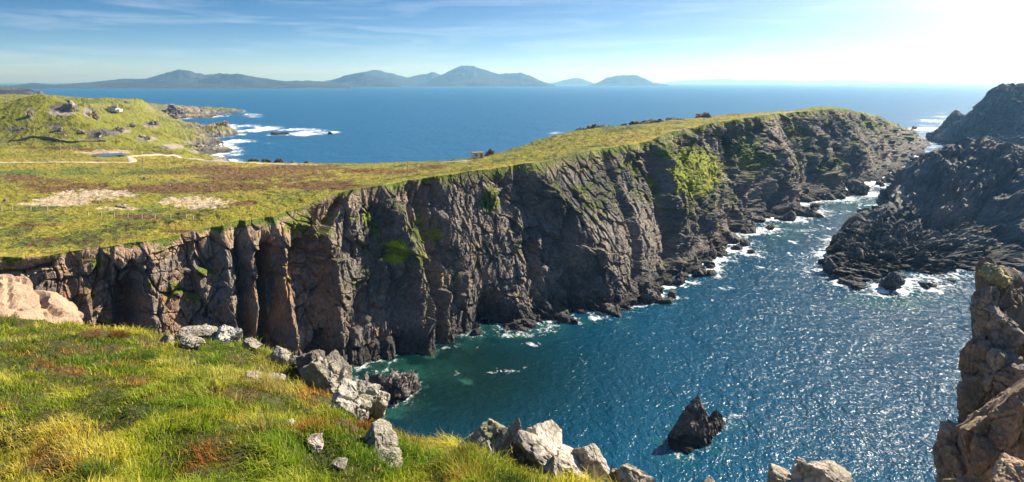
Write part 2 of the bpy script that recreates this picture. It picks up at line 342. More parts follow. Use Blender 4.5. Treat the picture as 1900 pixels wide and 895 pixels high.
for (cx_, cy_, rx, ry) in [(120,348,130,22),(330,350,150,16),(500,325,190,24),(420,318,120,16),(700,318,120,10),(250,402,70,7),(340,430,60,6),(70,418,90,5),(80,275,70,5),(600,345,120,14),(540,312,160,9),(300,320,120,8),(40,330,60,12),(420,345,120,12),(800,310,60,6),(180,280,60,8),(450,378,60,10),(200,375,90,5)]:
    heath = np.maximum(heath, blob(px, py, cx_, cy_, rx, ry, .3))
heath = sstep(.38, .72, heath * .9 + n_mid * .75 + n_sm * .5 + n_big * .25) * (1 - is_c)
grass = lerp(grass, (0.105, 0.05, 0.018), 0.9 * heath)
grass = lerp(grass, (0.22, 0.13, 0.03), 0.7 * heath * sstep(.1, .5, n_f))
gr2 = blob(px, py, 120, 318, 320, 10, .5) * sstep(-.6, .1, n_mid)
grass = lerp(grass, (0.07, 0.11, 0.018), 0.8 * gr2 * (1 - is_c))
bare = np.zeros(full.shape[:2])
for (cx_, cy_, rx, ry) in [(170,362,120,15),(370,376,105,17),(100,379,110,5),(215,387,60,5),(205,282,55,7),(165,283,40,5),(860,300,18,2.5),(120,372,80,10)]:
    bare = np.maximum(bare, blob(px, py, cx_, cy_, rx, ry, .4))
bare = sstep(.42, .58, bare * .95 + n_sm * .55 + n_f * .45 + n_mid * .35 - .16) * (1 - is_c)
grass = lerp(grass, (0.42, 0.31, 0.20), 0.92 * bare)
grass = lerp(grass, (0.50, 0.42, 0.32), bare * sstep(.25, .45, n_f + .3 * n_sm))
veg = np.where(is_c > 0, 0.0, 1.0)
veg_c = (1 - sstep(0.0, 0.03 + .06 * sstep(600, 900, px), vv + n_sm * .05 + n_mid * .04 + n_f * .03)) + sstep(.74, .88, nz + n_sm * .22) * sstep(9, 16, full[..., 2]) * 0.9 * sstep(-.15, .2, n_mid)
VB = np.zeros(full.shape[:2]); VS = np.zeros(full.shape[:2])
for (cx_, cy_, rx, ry, a) in [(735,468,30,34,1.25),(905,372,34,38,1.12),(1290,318,76,70,1.3),(1385,285,55,60,.85),(1400,300,70,55,.8),(1240,285,34,40,.9),(780,420,34,50,.62),(810,440,22,55,.6),(380,500,45,40,.72),(325,535,40,22,.78),(360,560,40,25,.6),(180,490,26,22,.7),
                             (1490,250,24,22,.9),(1530,310,26,14,.9),(1560,300,24,10,.8),(1610,235,22,10,1.),(1080,350,60,10,.8),(1100,380,50,9,.7),(560,420,90,34,.6),(640,400,50,40,.66),(690,400,30,50,.6),(1215,345,26,60,.7),(1470,240,24,18,.8),(1175,320,14,40,.6),(270,530,50,30,.6),(1085,605,30,5,.6),(1640,232,30,8,.9)]:
    VB = np.maximum(VB, (a if a > 1.1 else min(a, .95)) * blob(px, py, cx_, cy_, rx * 1.15, ry * 1.15, .0))
vegp = sstep(.40, .55, VB + n_sm * .5 + n_f * .15 + n_mid * .3 - .12 + (nz - .35) * .35)
veg = np.where(is_c > 0, np.clip(np.maximum(veg_c, vegp), 0, 1), veg)
cg = np.array([0.10, 0.13, 0.014]) * np.ones(full.shape[:2] + (1,))
cg = lerp(cg, (0.19, 0.21, 0.016), sstep(-.1, .5, n_sm)); cg = lerp(cg, (0.05, 0.062, 0.014), sstep(.0, .5, n_mid) * .8)
cg = lerp(cg, (0.27, 0.33, 0.012), blob(px, py, 738, 468, 40, 42) * .9); cg = lerp(cg, (0.25, 0.27, 0.014), blob(px, py, 1290, 318, 80, 70) * .7)
grass = lerp(grass, (0.20, 0.13, 0.075), .85 * (1 - sstep(.62, .86, nz + n_sm * .1)) * (1 - is_c) * (full[..., 1] < 260))
grass = lerp(grass, cg, is_c)
# rocky ground on the plateau: shore, outcrops
rk = np.zeros(full.shape[:2])
for (cx_, cy_, rx, ry) in [(115,205,40,20),(55,212,14,16),(165,208,18,16),(185,248,45,13),(270,258,34,8),(225,243,30,8),(280,232,25,7),(100,235,20,8),(30,240,30,6),(400,300,40,3),(320,272,40,8)]:
    rk = np.maximum(rk, blob(px, py, cx_, cy_, rx, ry, .3))
rk = sstep(.42, .58, rk + n_sm * .55 + n_f * .25 + n_mid * .25 - .02) * (1 - is_c)
shore = (1 - sstep(2.5, 8.5, full[..., 2] + n_mid * 3.0)) * (1 - is_c)
pt = blob(px, py, 325, 203, 75, 14, .6) * (1 - is_c) * sstep(900, 1000, full[..., 1]) * sstep(-.5, .1, n_mid + n_sm)
rkc = lerp(np.array([0.28, 0.235, 0.18]) * np.ones(full.shape[:2] + (1,)), (0.09, 0.08, 0.065), sstep(-.2, .4, n_mid + n_sm * .6))
grass = lerp(grass, rkc, rk); grass = lerp(grass, lerp(rkc * .9, (0.06, 0.055, 0.05), 1 - sstep(1.0, 4.0, full[..., 2])), np.maximum(shore, .85 * pt))
steep = (1 - sstep(.55, .75, nz)) * (1 - is_c) * sstep(20, 30, dd.min() + 0 * nz)
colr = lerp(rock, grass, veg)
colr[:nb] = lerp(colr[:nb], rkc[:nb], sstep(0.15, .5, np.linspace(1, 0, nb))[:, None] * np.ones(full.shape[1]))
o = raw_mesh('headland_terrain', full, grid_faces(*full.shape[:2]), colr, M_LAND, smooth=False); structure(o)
footline = cliffP[-12:, ::3].reshape(-1, 3)
coast = [tuple(p) for p in footline if abs(p[2]) < 4]
kmask = (np.abs(plat[..., 2]) < 0.9)
coast += [tuple(p) for p in plat[kmask][::6]]

def march(fn, px, py, d0, d1, n=900):
    d = np.geomspace(d0, d1, n); Q = world(px, py, d); g = fn(Q[:, 0], Q[:, 1]); hit = np.nonzero(Q[:, 2] <= g)[0]
    i = hit[0] if len(hit) else n - 1
    return np.array([Q[i, 0], Q[i, 1], max(g[i], 0)])
def plat_pt(px, py): 
    e = np.interp(px, cp, ey); return march(ground, px, py, e + 1.0, 1480.)

# ------------------------------------------------------------------ foreground slope
FP = np.array([(0,895,15),(300,895,14.5),(600,895,15),(900,897,17),(1100,912,18.5),(0,740,23),(300,760,22),(600,800,21),(800,852,20),(-300,740,24),(-300,895,15),
    (-450,585,44),(-200,582,43),(0,592,42),(120,604,42),(200,618,41),(350,640,39.5),(450,645,38.5),(540,680,36),(620,745,31),(690,812,26),(760,842,23.5),(850,842,23.5),(950,870,21.5),(1050,900,20),(1150,918,18.5),(1250,940,17.5),
    (150,660,32),(400,700,29),(550,740,26.5),(1450,935,16.5),(1550,935,16.5),(1700,1000,22),(1800,1010,26),(1900,1010,28),(2100,1010,28),(2100,1300,12),(1700,1300,12),(1400,1150,10),(1100,1200,9),(700,1200,8.5),(300,1200,8.5),(-200,1200,8.5),
    (950,2500,1.8),(400,2500,1.9),(1500,2500,1.9),(-600,2500,2),(2400,2500,2)], float)
fg0 = Surf(FP, 3.0)
FE = np.array([(-620,48),(-450,46),(-200,44.5),(0,43),(200,42),(350,40.5),(450,40),(540,37.5),(620,32.2),(690,27),(760,24.8),(850,25),(950,23.5),(1050,21.5),(1150,20),(1250,18.5),(1450,18),(1560,18.5),(1700,24),(1800,28),(1900,31),(2200,31),(2500,31)], float)
def fg_ground(X, Y):
    p = np.stack([X, Y, 0 * X], -1)
    return fg0(X, Y) + fbm(p / 3.6, 3, 201) * 0.66 + fbm(p / 1.2, 2, 207) * 0.27
fpx = np.linspace(-620, 2500, 900); fe = gsm(np.interp(fpx, FE[:, 0], FE[:, 1]), 5)
NF = 240
tt = np.linspace(0, 1, NF)[:, None]; dd = 1.5 * (fe[None] / 1.5) ** (tt ** 0.75)
X = (fpx - 950)[None] / FOC * dd; Y = dd; Z = fg_ground(X, Y)
gt = np.stack([X, Y, Z], -1)
NC = 130
vq = np.linspace(0, 1, NC + 1)[1:][:, None]
drop = gt[-1][:, 2][None] + 3
run = 26 * vq ** 0.9 + 2.0 * np.sin(vq * 9 + fpx[None] / 80.) * vq
X2 = gt[-1][None, :, 0] + (fpx - 950)[None] / FOC * run; Y2 = gt[-1][None, :, 1] + run; Z2 = gt[-1][None, :, 2] - drop * vq
cf = np.stack([X2, Y2, Z2], -1)
q = np.stack([X2 * 0.9, Y2 * 0.9, Z2 * 0.35], -1)
f1, e1 = facet(q / 3.0, 5, 1.0); f2, e2 = facet(q / 1.1, 6, 1.0)
dsp = (f1 * 1.6 + f2 * 0.6 + ridged(q / 6., 3, 5) * 1.2) * np.clip(vq * 8, 0, 1)
cf[..., 1] -= dsp; cf[..., 0] += 0.3 * dsp
fgm = np.concatenate([gt, cf], 0)
px, py = project(fgm); n1 = fbm(fgm / 1.5, 4, 210); n2 = fbm(fgm / 0.35, 2, 212)
soil = np.array([0.055, 0.062, 0.014]) * np.ones(fgm.shape[:2] + (1,)); soil = lerp(soil, (0.10, 0.055, 0.025), sstep(0, .5, n1))
rkf = np.array([0.30, 0.26, 0.205]) * np.ones(fgm.shape[:2] + (1,)); rkf = lerp(rkf, (0.13, 0.12, 0.105), sstep(-.1, .4, n1 + .4 * n2))
isr = np.zeros(fgm.shape[:2]); isr[NF:] = 1; isr = np.maximum(isr, sstep(1180, 1300, px + n1 * 60))
o = raw_mesh('clifftop_terrain', fgm, grid_faces(*fgm.shape[:2]), lerp(soil, rkf, isr), M_SOIL, smooth=True); structure(o)
def fg_pt(px, py):
    return march(fg_ground, px, py, 4.0, float(np.interp(px, FE[:, 0], FE[:, 1])))

# ------------------------------------------------------------------ rocks
_ico = {}
def ico(sub):
    if sub not in _ico:
        bm = bmesh.new(); bmesh.ops.create_icosphere(bm, subdivisions=sub, radius=1)
        V = np.array([v.co for v in bm.verts]); F = np.array([[v.index for v in f.verts] for f in bm.faces]); bm.free(); V /= np.linalg.norm(V, axis=1, keepdims=True); _ico[sub] = (V, F)
    return _ico[sub]
def rotm(rx, ry, rz): return np.array(Matrix.Rotation(math.radians(rz), 3, 'Z') @ Matrix.Rotation(math.radians(ry), 3, 'Y') @ Matrix.Rotation(math.radians(rx), 3, 'X'))
def rock_cols(W, tint, lich=0.5, wet=False, seed=0, sc=1.0, dark=(0.10, 0.092, 0.085)):
    a = fbm(W / (1.4 * sc), 4, 300 + seed); b = fbm(W / (0.35 * sc), 3, 320 + seed)
    c = np.array(tint) * np.ones((len(W), 1)); c = lerp(c, dark, 0.7 * sstep(-.05, .45, a + .4 * b))
    c = lerp(c, np.array(tint) * 1.35, sstep(.1, .5, b - a * .4) * .7)
    if lich: c = lerp(c, (0.24, 0.235, 0.13), lich * sstep(.12, .4, fbm(W / (0.8 * sc), 3, 340 + seed)))
    if wet: c = lerp(c, (0.03, 0.029, 0.029), (1 - sstep(0.5, 2.2, W[:, 2] + a)) * .9)
    return c
def cut_rock(name, loc, size, rot=(0, 0, 0), seed=0, planes=16, sub=5, tint=(0.30, 0.26, 0.21), rough=0.06, lich=0.5, wet=False, mat=None, parent=None, sc=None, lo=0.62, dark=(0.10, 0.092, 0.085), pts=None):
    """a broken block: a ball cut by random planes, then chipped"""
    rng = np.random.default_rng(seed); Vd, F = ico(sub)
    N = rng.normal(size=(planes, 3)); N /= np.linalg.norm(N, axis=1, keepdims=True); h = rng.uniform(lo, 0.95, planes)
    if pts is not None: N = np.vstack([N, np.array(pts)[:, :3] / np.linalg.norm(np.array(pts)[:, :3], axis=1, keepdims=True)]); h = np.r_[h, np.array(pts)[:, 3]]
    dt_ = Vd @ N.T; r = np.where(dt_ > .03, h / np.maximum(dt_, .03), 9.).min(1); r = np.minimum(r, 1.12)
    size = np.array(size, float); m = float(size.mean())
    V = Vd * r[:, None] * size
    f1, e1 = facet(V / (0.55 * m) + seed * 3.1, seed, 1.2); f2, e2 = facet(V / (0.2 * m) + seed * 1.7, seed + 3, 1.2)
    n = fbm(V / (0.35 * m) + seed, 4, seed)
    dsp = rough * m * (f1 * 1.3 + f2 * 0.5 + n * 1.2 - 0.8 * (1 - sstep(0, .12, e1)))
    V = V + Vd * dsp[:, None]
    V = V @ rotm(*rot).T
    loc = np.array(loc, float); Wd = V + loc
    o = raw_mesh(name, V, F, rock_cols(Wd, tint, lich, wet, seed, sc or m, dark), mat or M_BOULDER, parent=parent)
    o.location = loc - (np.array(parent.location) if parent else 0)
    return o
def loft_rock(name, base, ridge, nu, nv, amp=1.0, prof=1.0, scale=6.0, seed=0, M=None, tint=(0.17, 0.15, 0.13), dark=(0.075, 0.07, 0.068), zb=-2.5, pale=None, smooth=0, apron=0.0, topamp=0.35, wetz=4.0, veg=0.0, bias=0.0):
    """a stack: base outline on the sea floor drawn up to a crest line, then broken up along its strata"""
    base = np.array(base, float)[:, :2]; ridge = np.array(ridge, float)
    b = np.vstack([base, base[:1]]); s = np.r_[0, np.cumsum(np.linalg.norm(np.diff(b, axis=0), axis=1))]; u = np.linspace(0, s[-1], nu, endpoint=False)
    bx = np.stack([np.interp(u, s, b[:, 0]), np.interp(u, s, b[:, 1])], -1)
    rs = np.r_[0, np.cumsum(np.linalg.norm(np.diff(ridge[:, :2], axis=0), axis=1))]; rt = np.linspace(0, rs[-1], 400); rd = np.stack([np.interp(rt, rs, ridge[:, i]) for i in range(3)], -1)
    k = np.argmin(((bx[:, None] - rd[None, :, :2]) ** 2).sum(-1), 1).astype(float)
    n = 25; kk = np.convolve(np.r_[k[-n:], k, k[:n]], np.ones(2 * n + 1) / (2 * n + 1), 'valid'); ki = np.clip(kk, 0, 399)
    R = np.stack([np.interp(ki, np.arange(400), rd[:, i]) for i in range(3)], -1)
    vv = np.linspace(0, 1, nv)[:, None]
    P = np.empty((nv, nu, 3)); P[..., :2] = bx[None] + (R[None, :, :2] - bx[None]) * (vv ** prof)[..., None]; P[..., 2] = zb + (R[None, :, 2] - zb) * vv
    out = bx - R[:, :2]; out /= np.linalg.norm(out, axis=1, keepdims=True) + 1e-6
    dirv = np.concatenate([out[None] * (1 - vv ** 3)[..., None], (0.25 + .75 * vv ** 3)[..., None] * np.ones((nv, nu, 1))], -1); dirv /= np.linalg.norm(dirv, axis=-1, keepdims=True)
    T = np.eye(3) if M is None else np.array(M); Q = P @ T.T
    f1, e1 = facet(Q / scale, seed, 1.1); f2, e2 = facet(Q / (scale * .38), seed + 1, 1.2); f3, e3 = facet(Q / (scale * .14), seed + 2, 1.2)
    f0, e0 = facet(Q / (scale * 2.3), seed + 7, 1.2)
    rg = ridged(Q / (scale * 2.2), 4, seed + 3); w_ = fbm(Q / (scale * .5), 4, seed + 4)
    am = amp * (1 - (1 - topamp) * vv ** 6)
    d = bias + am * scale * (f0 * .55 + f1 * .42 + f2 * .29 + f3 * .12 + (rg - .3) * .42 + w_ * .16 - .12 * (1 - sstep(0, .12, e1)) - .05 * (1 - sstep(0, .12, e2)))
    P = P + dirv * d[..., None]
    if apron: P = P + dirv * (apron * (1 - sstep(0.05, .3, vv)) * ridged(P / 5., 3, seed + 9))[..., None]
    P[0, :, 2] = np.minimum(P[0, :, 2], -1.5)
    W = P.reshape(-1, 3); a = fbm(W / (scale * 1.2), 4, seed + 20); c2 = fbm(W / (scale * .3), 3, seed + 21)
    c = np.array(tint) * np.ones((len(W), 1)); c = lerp(c, dark, .85 * sstep(-.15, .35, a + .5 * c2)); c = lerp(c, np.array(pale if pale is not None else np.array(tint) * 1.6), .8 * sstep(.0, .5, c2 - .5 * a))
    c = lerp(c, (0.028, 0.026, 0.026), .9 * (1 - sstep(1.0, wetz, W[:, 2] + a * 2)))
    if veg: c = lerp(c, (0.12, 0.13, 0.02), veg * sstep(.6, .8, np.abs(grid_normals(P, True)[..., 2]).ravel() + c2 * .2) * sstep(6, 10, W[:, 2]))
    loc = np.array([bx[:, 0].mean(), bx[:, 1].mean(), 0.0])
    o = raw_mesh(name, W - loc, grid_faces(nv, nu, True), c, M_ROCK); o.location = loc
    coast.extend([tuple(p) for p in P[int(nv * .06):int(nv * .16):2, ::4].reshape(-1, 3) if p[2] < 3.5])
    return o
def hull2(pts): return [tuple(seapt(x, y)[:2]) for x, y in pts]
def rpts(pts): return [tuple(world(x, y, d)) for x, y, d in pts]

# jagged island across the channel
ISL = hull2([(1532,470),(1536,500),(1560,516),(1600,526),(1650,538),(1700,522),(1750,517),(1830,494),(1900,488),(2010,478)]) + [(270,255),(320,330),(330,420),(300,470)] + hull2([(1745,316),(1732,345),(1690,386),(1634,424),(1566,452)])
tiltM = np.array(Matrix.Rotation(math.radians(-28), 3, 'Y') @ Matrix.Rotation(math.radians(20), 3, 'Z')); tiltM = np.diag([1.25, 1.0, 0.55]) @ np.array(Matrix.Rotation(math.radians(-20), 3, 'Y'))
tag(loft_rock('rocky_island', ISL, rpts([(1600,432,268),(1640,395,282),(1675,352,292),(1712,314,298),(1750,284,302),(1790,268,303),(1850,276,306),(1900,289,310),(2000,312,318)]), 1000, 360, amp=1.05, prof=2.0, bias=3.0, scale=8.5, seed=51, M=tiltM,
    tint=(0.15,0.14,0.128), dark=(0.06,0.058,0.058), pale=(0.27,0.25,0.225), apron=2.5, wetz=5.0, zb=-1.5), 'jagged dark grey rocky island across the channel, splintered slabs rising from foaming water', 'island')
# high headland behind it
HB = [((1768-950)/FOC*640, 640), ((1790-950)/FOC*590, 590), ((1850-950)/FOC*560, 560), (470,560),(560,580),(640,680),(600,820),(480,800),(420,740)]
tag(loft_rock('sea_cliff', HB, rpts([(1786,228,665),(1800,207,662),(1826,192,660),(1836,170,660),(1856,158,662),(1890,156,665),(1940,158,670),(2010,170,680)]), 620, 260, amp=1.0, prof=.5, scale=9, seed=63, M=np.diag([1.3,1.3,.45]),
    tint=(0.15,0.125,0.105), dark=(0.07,0.064,0.06), topamp=.25), 'tall sheer brown cliff behind the jagged island, rising above the horizon', 'sea cliff')

SEA_ROCKS = []
def sea_rock(px, py, wpx, hpx, label, seed, cat='rock', name='sea_rock', dep=0.8, rot=None, group=None, sub=5, tint=(0.13,0.115,0.10), lo=.35, planes=11, pts=None, rough=.14):
    P = seapt(px, py); d = P[1]; sx_ = wpx / FOC * d / 2; hz_ = hpx / FOC * d
    o = cut_rock(name, (P[0], P[1] + sx_ * dep * .6, hz_ * 0.28), (sx_, sx_ * dep, hz_ * .82), rot or (0, 0, (seed * 47) % 360 if wpx < 60 else 0), seed, planes, sub, tint, rough, 0, True, M_ROCK, lo=lo, dark=(0.05,0.047,0.045), pts=pts)
    tag(o, label, cat, group); SEA_ROCKS.append((P[0], P[1] + sx_ * dep * .6, sx_)); return o
# stack in the near water: two fangs of rock
P1 = seapt(1278, 838); P2 = seapt(1330, 800)
tag(loft_rock('sea_stack', hull2([(1233,812),(1236,838),(1262,850),(1296,846),(1316,822),(1314,800),(1290,788),(1250,792)]), rpts([(1250,788,116),(1266,764,116.6),(1284,742,117.2),(1297,735,117.5),(1312,768,118)]), 260, 130, amp=.5, prof=1.2, scale=3.4, seed=71, M=np.diag([1.2,1.2,.5]),
    tint=(0.14,0.115,0.095), dark=(0.045,0.042,0.04), zb=-1.5, wetz=1.2), 'tall dark pointed rock standing alone in the open blue water', 'sea stack')
tag(loft_rock('sea_stack', hull2([(1308,818),(1330,812),(1348,782),(1338,772),(1316,776)]), rpts([(1320,768,121),(1330,758,121),(1340,772,121)]), 180, 90, amp=.45, prof=1.0, scale=1.8, seed=74, M=np.diag([1.2,1.2,.5]),
    tint=(0.14,0.115,0.095), dark=(0.045,0.042,0.04), zb=-1.2, wetz=1.2), 'smaller dark fang of rock leaning against the tall pointed sea stack', 'sea stack')
# broken rocks at the foot of the headland
def foot_rock(name, base, ridge, label, seed, scale=4, amp=.8, prof=.8, M=None, nu=260, nv=110, cat='rock', **k):
    return tag(loft_rock(name, base, ridge, nu, nv, amp, prof, scale, seed, M, **k), label, cat)
SL = np.diag([1.2, 1.2, .6]) @ np.array(Matrix.Rotation(math.radians(35), 3, 'Y'))
foot_rock('shore_rock', hull2([(922,618),(940,632),(1000,622),(1040,604),(1050,592)]) + [(18,186),(0,184),(-5,176)], rpts([(935,545,181),(950,520,182),(985,540,183),(1040,572,184)]), 'tilted brown slab with a sharp crest at the foot of the main cliff', 81, 4.5, .6, .8, SL, pale=(.24,.2,.165))
foot_rock('shore_rock', hull2([(1092,588),(1120,602),(1140,598),(1180,580),(1196,562)]) + [(38,204),(26,206),(18,192)], rpts([(1115,535,193),(1140,500,195),(1165,520,196),(1185,535,199)]), 'dark jagged crag with white surf at its base below the sunlit slab', 82, 4.0, .8, .8, SL)
foot_rock('shore_rock', hull2([(660,700),(690,752),(730,758),(790,712),(775,690),(730,680),(680,686)]), rpts([(685,698,130),(720,702,131),(765,698,133)]), 'low dark flat-topped ledge in the green cove beyond the grassy slope', 83, 2.6, .75, .7, None, tint=(.2,.165,.145), zb=-1.5, wetz=1.2, topamp=.7)
foot_rock('shore_rock', hull2([(850,622),(775,632),(762,600)]) + [(-22,172),(-12,176),(-8,170)], rpts([(790,545,176),(830,560,177)]), 'rounded brown buttress at the waterline left of the tilted slab', 84, 4.5, .5, .75, None)
for i, (x, y, ww, hh, lb) in enumerate([(1325,482,26,18,'small black rock awash in surf off the cliff foot'),(1268,524,30,14,'low black rock at the waterline beside a dark crevice'),(1466,394,34,11,'flat dark rock in the foaming channel near the far cliff'),
        (1545,468,1,1,''),(1700,240,14,5,'tiny dark rock in the glare at the seaward mouth of the channel'),(1756,262,46,22,'low dark rock at the channel mouth beside the brown cliff'),(1600,362,46,22,'craggy dark rock jutting into the narrowest channel water'),
        (1545,507,38,26,'black rock stub off the island tip in white foam'),(1576,524,24,12,'low black rock off the front of the jagged island'),(1655,540,50,30,'black tapering spur at the front foot of the jagged island'),(1308,508,18,10,'smallest black rock awash beside the main cliff foot')]):
    if lb: sea_rock(x, y, ww, hh, lb, 400 + i)
sp = tag(cut_rock('sea_stack', (seapt(1765,254) + (0, 0, 6)), (16, 16, 22), (0,0,20), 431, 12, 5, (.13,.11,.1), .07, 0, True, M_ROCK, lo=.5), 'dark blunt stack at the channel mouth against the brown cliff', 'sea stack')
# boulders strewn along the waterline of the headland
rng = np.random.default_rng(7); nrm_r = 0
fl = cliffP[NR - 16]
for px_ in np.r_[rng.uniform(1180, 1700, 78), rng.uniform(1000, 1200, 10), rng.uniform(780, 960, 6)]:
    j = int(np.argmin(np.abs(cp - px_))); b = fl[j] + nh[j] * rng.uniform(0.5, 7.0) * (1.5 if px_ > 1300 else .6); sz = rng.uniform(.9, 2.9) * (1.0 if px_ < 1300 else 1.5)
    o = cut_rock('shore_boulder', (b[0], b[1], sz * rng.uniform(-.1, .25)), (sz * rng.uniform(.8, 1.5), sz, sz * rng.uniform(.6, 1.0)), (rng.uniform(-30, 30), rng.uniform(-30, 30), rng.uniform(0, 360)), int(rng.integers(1e6)), 12, 4, (.12,.105,.092), .09, 0, True, M_ROCK, lo=.5, dark=(.05,.047,.045))
    tag(o, 'black broken boulder in the surf along the foot of the long main cliff', 'boulder', 'boulders along the foot of the main cliff'); SEA_ROCKS.append((b[0], b[1], sz * .8))

# skerries and points of the far bay
def point(pts_base, ridge, label, seed, scale=7):
    return foot_rock('rock_point', hull2(pts_base), rpts(ridge), label, seed, scale, .8, .8, None, 260, 70, 'rocky point', tint=(.19,.16,.125), pale=(.32,.27,.21), wetz=3.0)
point([(300,222),(340,221),(385,214),(400,210),(385,203),(340,200),(290,204)], [(255,194,1090),(290,191,1130),(330,196,1180),(375,205,1240)], 'long dark rocky point beyond the white house, surf along it', 91, 11)
point([(400,211),(444,207),(440,203),(410,204)], [(412,204,1440),(435,201.5,1440)], 'low skerry off the tip of the far rocky point', 92, 8)
point([(335,262),(375,252),(405,246),(430,238),(428,230),(400,232),(340,240)], [(330,240,790),(370,236,810),(400,229,830),(420,226,840)], 'middle rocky point with a knobbly end reaching into the surf', 93, 7)
point([(345,290),(375,293),(404,285),(398,276),(350,272)], [(345,272,610),(372,268,612),(395,277,615)], 'nearest rocky point of the bay, beside the track end', 94, 5)
point([(494,252),(515,254),(545,251),(540,246),(505,245)], [(505,245.6,806),(530,246.2,806)], 'flat islet ringed by white breakers in the bay', 95, 5)
sea_rock(612, 249, 8, 4, 'tiny dark rock at the end of the white breakers', 441, sub=4)
# rocks on the seaward brink of the plateau
def top_rock(px, py, wpx, hpx, label, seed, cat='rock', name='rock', tint=(.24,.2,.16), sub=5, lo=.5, dd=None, group=None, lich=.35):
    if dd is None: b = plat_pt(px, py); 
    else: b = world(px, py, dd)
    d = b[1]; sx_ = wpx / FOC * d / 2; hh = hpx / FOC * d
    o = cut_rock(name, (b[0], b[1] + sx_ * .4, b[2] - hh * .12), (sx_, sx_ * .8, hh * .85), (0, 0, 0), seed, 14, sub, tint, .16, lich, False, M_ROCK, lo=lo)
    return tag(o, label, cat, group)
top_rock(1306, 222, 40, 16, 'bare grey knoll of rock poking above the skyline of the headland', 501, dd=338)
top_rock(910, 286, 18, 11, 'dark rock above the small white hut on the headland', 502, dd=280)
top_rock(1076, 250, 36, 16, 'dark rock hump at the lower end of the brink rocks above the surf', 503, dd=312, tint=(.16,.13,.1))
for i, (x, y, ww, hh) in enumerate([(1110,243,50,12),(1150,239,60,11),(1190,234,60,11),(1225,229,50,10),(1258,225,50,10)]):
    top_rock(x, y, ww, hh, 'rough brown rock in the row along the seaward brink of the headland', 510 + i, name='brink_rock', dd=318 + i * 4, group='rocks along the seaward brink', tint=(.17,.14,.09), lich=.6)
for i, (x, y, ww, hh) in enumerate([(470,302,26,10),(492,303,22,8),(515,301,20,9),(540,304,14,6),(572,306,20,7),(1032,257,10,6)]):
    top_rock(x, y, ww, hh, 'dark rock on the low brink of the plateau above the blue bay', 520 + i, name='brink_rock', dd=345 if x < 900 else 305, group='rocks on the low brink above the bay', tint=(.15,.13,.1))
for i, (x, y, ww, hh, lb) in enumerate([(165,216,34,18,'brown crag on the right shoulder of the green knoll'),(53,218,14,14,'narrow dark crag on the front of the green knoll'),(40,243,16,10,'dark boulder below the green knoll'),(105,246,22,10,'pale rocky lump at the foot of the green knoll'),
        (185,252,30,18,'pale fractured outcrop on the meadow between knoll and shore'),(215,243,24,9,'low pale outcrop behind the fractured one on the meadow'),(265,257,24,8,'flat pale ledge in the meadow above the sandy pit'),(282,232,24,14,'pale rock face at the inner end of the middle point'),
        (148,247,22,8,'low grey ledge right below the knoll'),(240,236,20,8,'small grey outcrop behind the meadow near the shore'),(185,196,14,4,'low rock on the skyline behind the knoll'),(235,192,16,7,'grey rock on the field behind the white house'),
        (118,206,50,16,'broad pale rock face set in the top of the green knoll'),(268,334,16,7,'white boulder on the heath right of the bare ground'),(325,338,14,6,'white stone on the brown heath above the bare field'),(310,345,11,5,'smaller white stone on the heath'),
        (378,345,9,4,'tiny pale stone on the olive heath'),(185,378,14,6,'white stone at the edge of the bare gravel'),(228,385,30,6,'whitish slab beside the gravel and grass'),(390,350,8,4,'small pale stone right of the heath stones'),(585,322,14,7,'brown rock on the plateau heath towards the bay'),
        (545,335,18,5,'low brown rock on the plateau grass'),(8,375,10,6,'white stones heaped by the fence end')]):
    top_rock(x, y, ww, hh, lb, 540 + i, name='outcrop' if i < 13 else 'boulder', cat='outcrop' if i < 13 else 'boulder', tint=(.33,.28,.21) if i not in (0,1,2) else (.25,.19,.13), sub=4 if i > 12 else 5)

# ------------------------------------------------------------------ sea
r = 152 + np.r_[np.geomspace(1.3, 40, 90), np.linspace(40, 760, 620)[1:], np.geomspace(760, 12000, 60)[1:]]
c = np.r_[np.linspace(-7000, -300, 40)[:-1], np.linspace(-300, 2200, 900), np.linspace(2200, 9000, 40)[1:]]
PX, PY = np.meshgrid(c, r); W = seapt(PX, PY); W[..., 2] = 0
fo = np.zeros(PX.shape); sh = np.zeros(PX.shape)
kd = KDTree(len(coast)); [kd.insert((p[0], p[1], 0), i) for i, p in enumerate(coast)]; kd.balance()
near = (PX > -320) & (PX < 2150) & (PY > 198) & (PY < 1000); dist = np.full(PX.shape, 999.)
dist[near] = [kd.find((x, y, 0))[2] for x, y in W[near][:, :2]]
kr = KDTree(len(SEA_ROCKS)); [kr.insert((p[0], p[1], 0), i) for i, p in enumerate(SEA_ROCKS)]; kr.balance()
dr = np.full(PX.shape, 999.); rr = [kr.find((x, y, 0)) for x, y in W[near][:, :2]]; dr[near] = [a[2] - SEA_ROCKS[a[1]][2] for a in rr]
dist = np.minimum(dist, np.maximum(dr, 0))
FAR_ = sstep(400, 500, W[..., 1]) * (1.5 * fbm(np.stack([W[..., 0] / 34., W[..., 1] / 60., 0 * PX], -1), 4, 605) - .2)
big = fbm(W / 9., 3, 600); med = fbm(W / 3., 3, 601)
lively = 0.30 + 0.42 * sstep(1150, 1330, PX) * (1 - sstep(560, 700, PY)) + 0.2 * blob(PX, PY, 1680, 520, 180, 40) + .25 * blob(PX, PY, 1100, 595, 60, 25) + .5 * (1 - sstep(420, 520, PX)) * (1 - sstep(300, 330, PY))
wid = 1.6 + 3.6 * sstep(1250, 1420, PX) * (1 - sstep(540, 640, PY)) + 10 * (1 - sstep(420, 520, PX)) * (1 - sstep(290, 320, PY))
lively = lively * (1 - .5 * blob(PX, PY, 1720, 520, 260, 70))
fo = .85 * lively * np.exp(-(dist / wid)) * (1 + .9 * big + .5 * med)
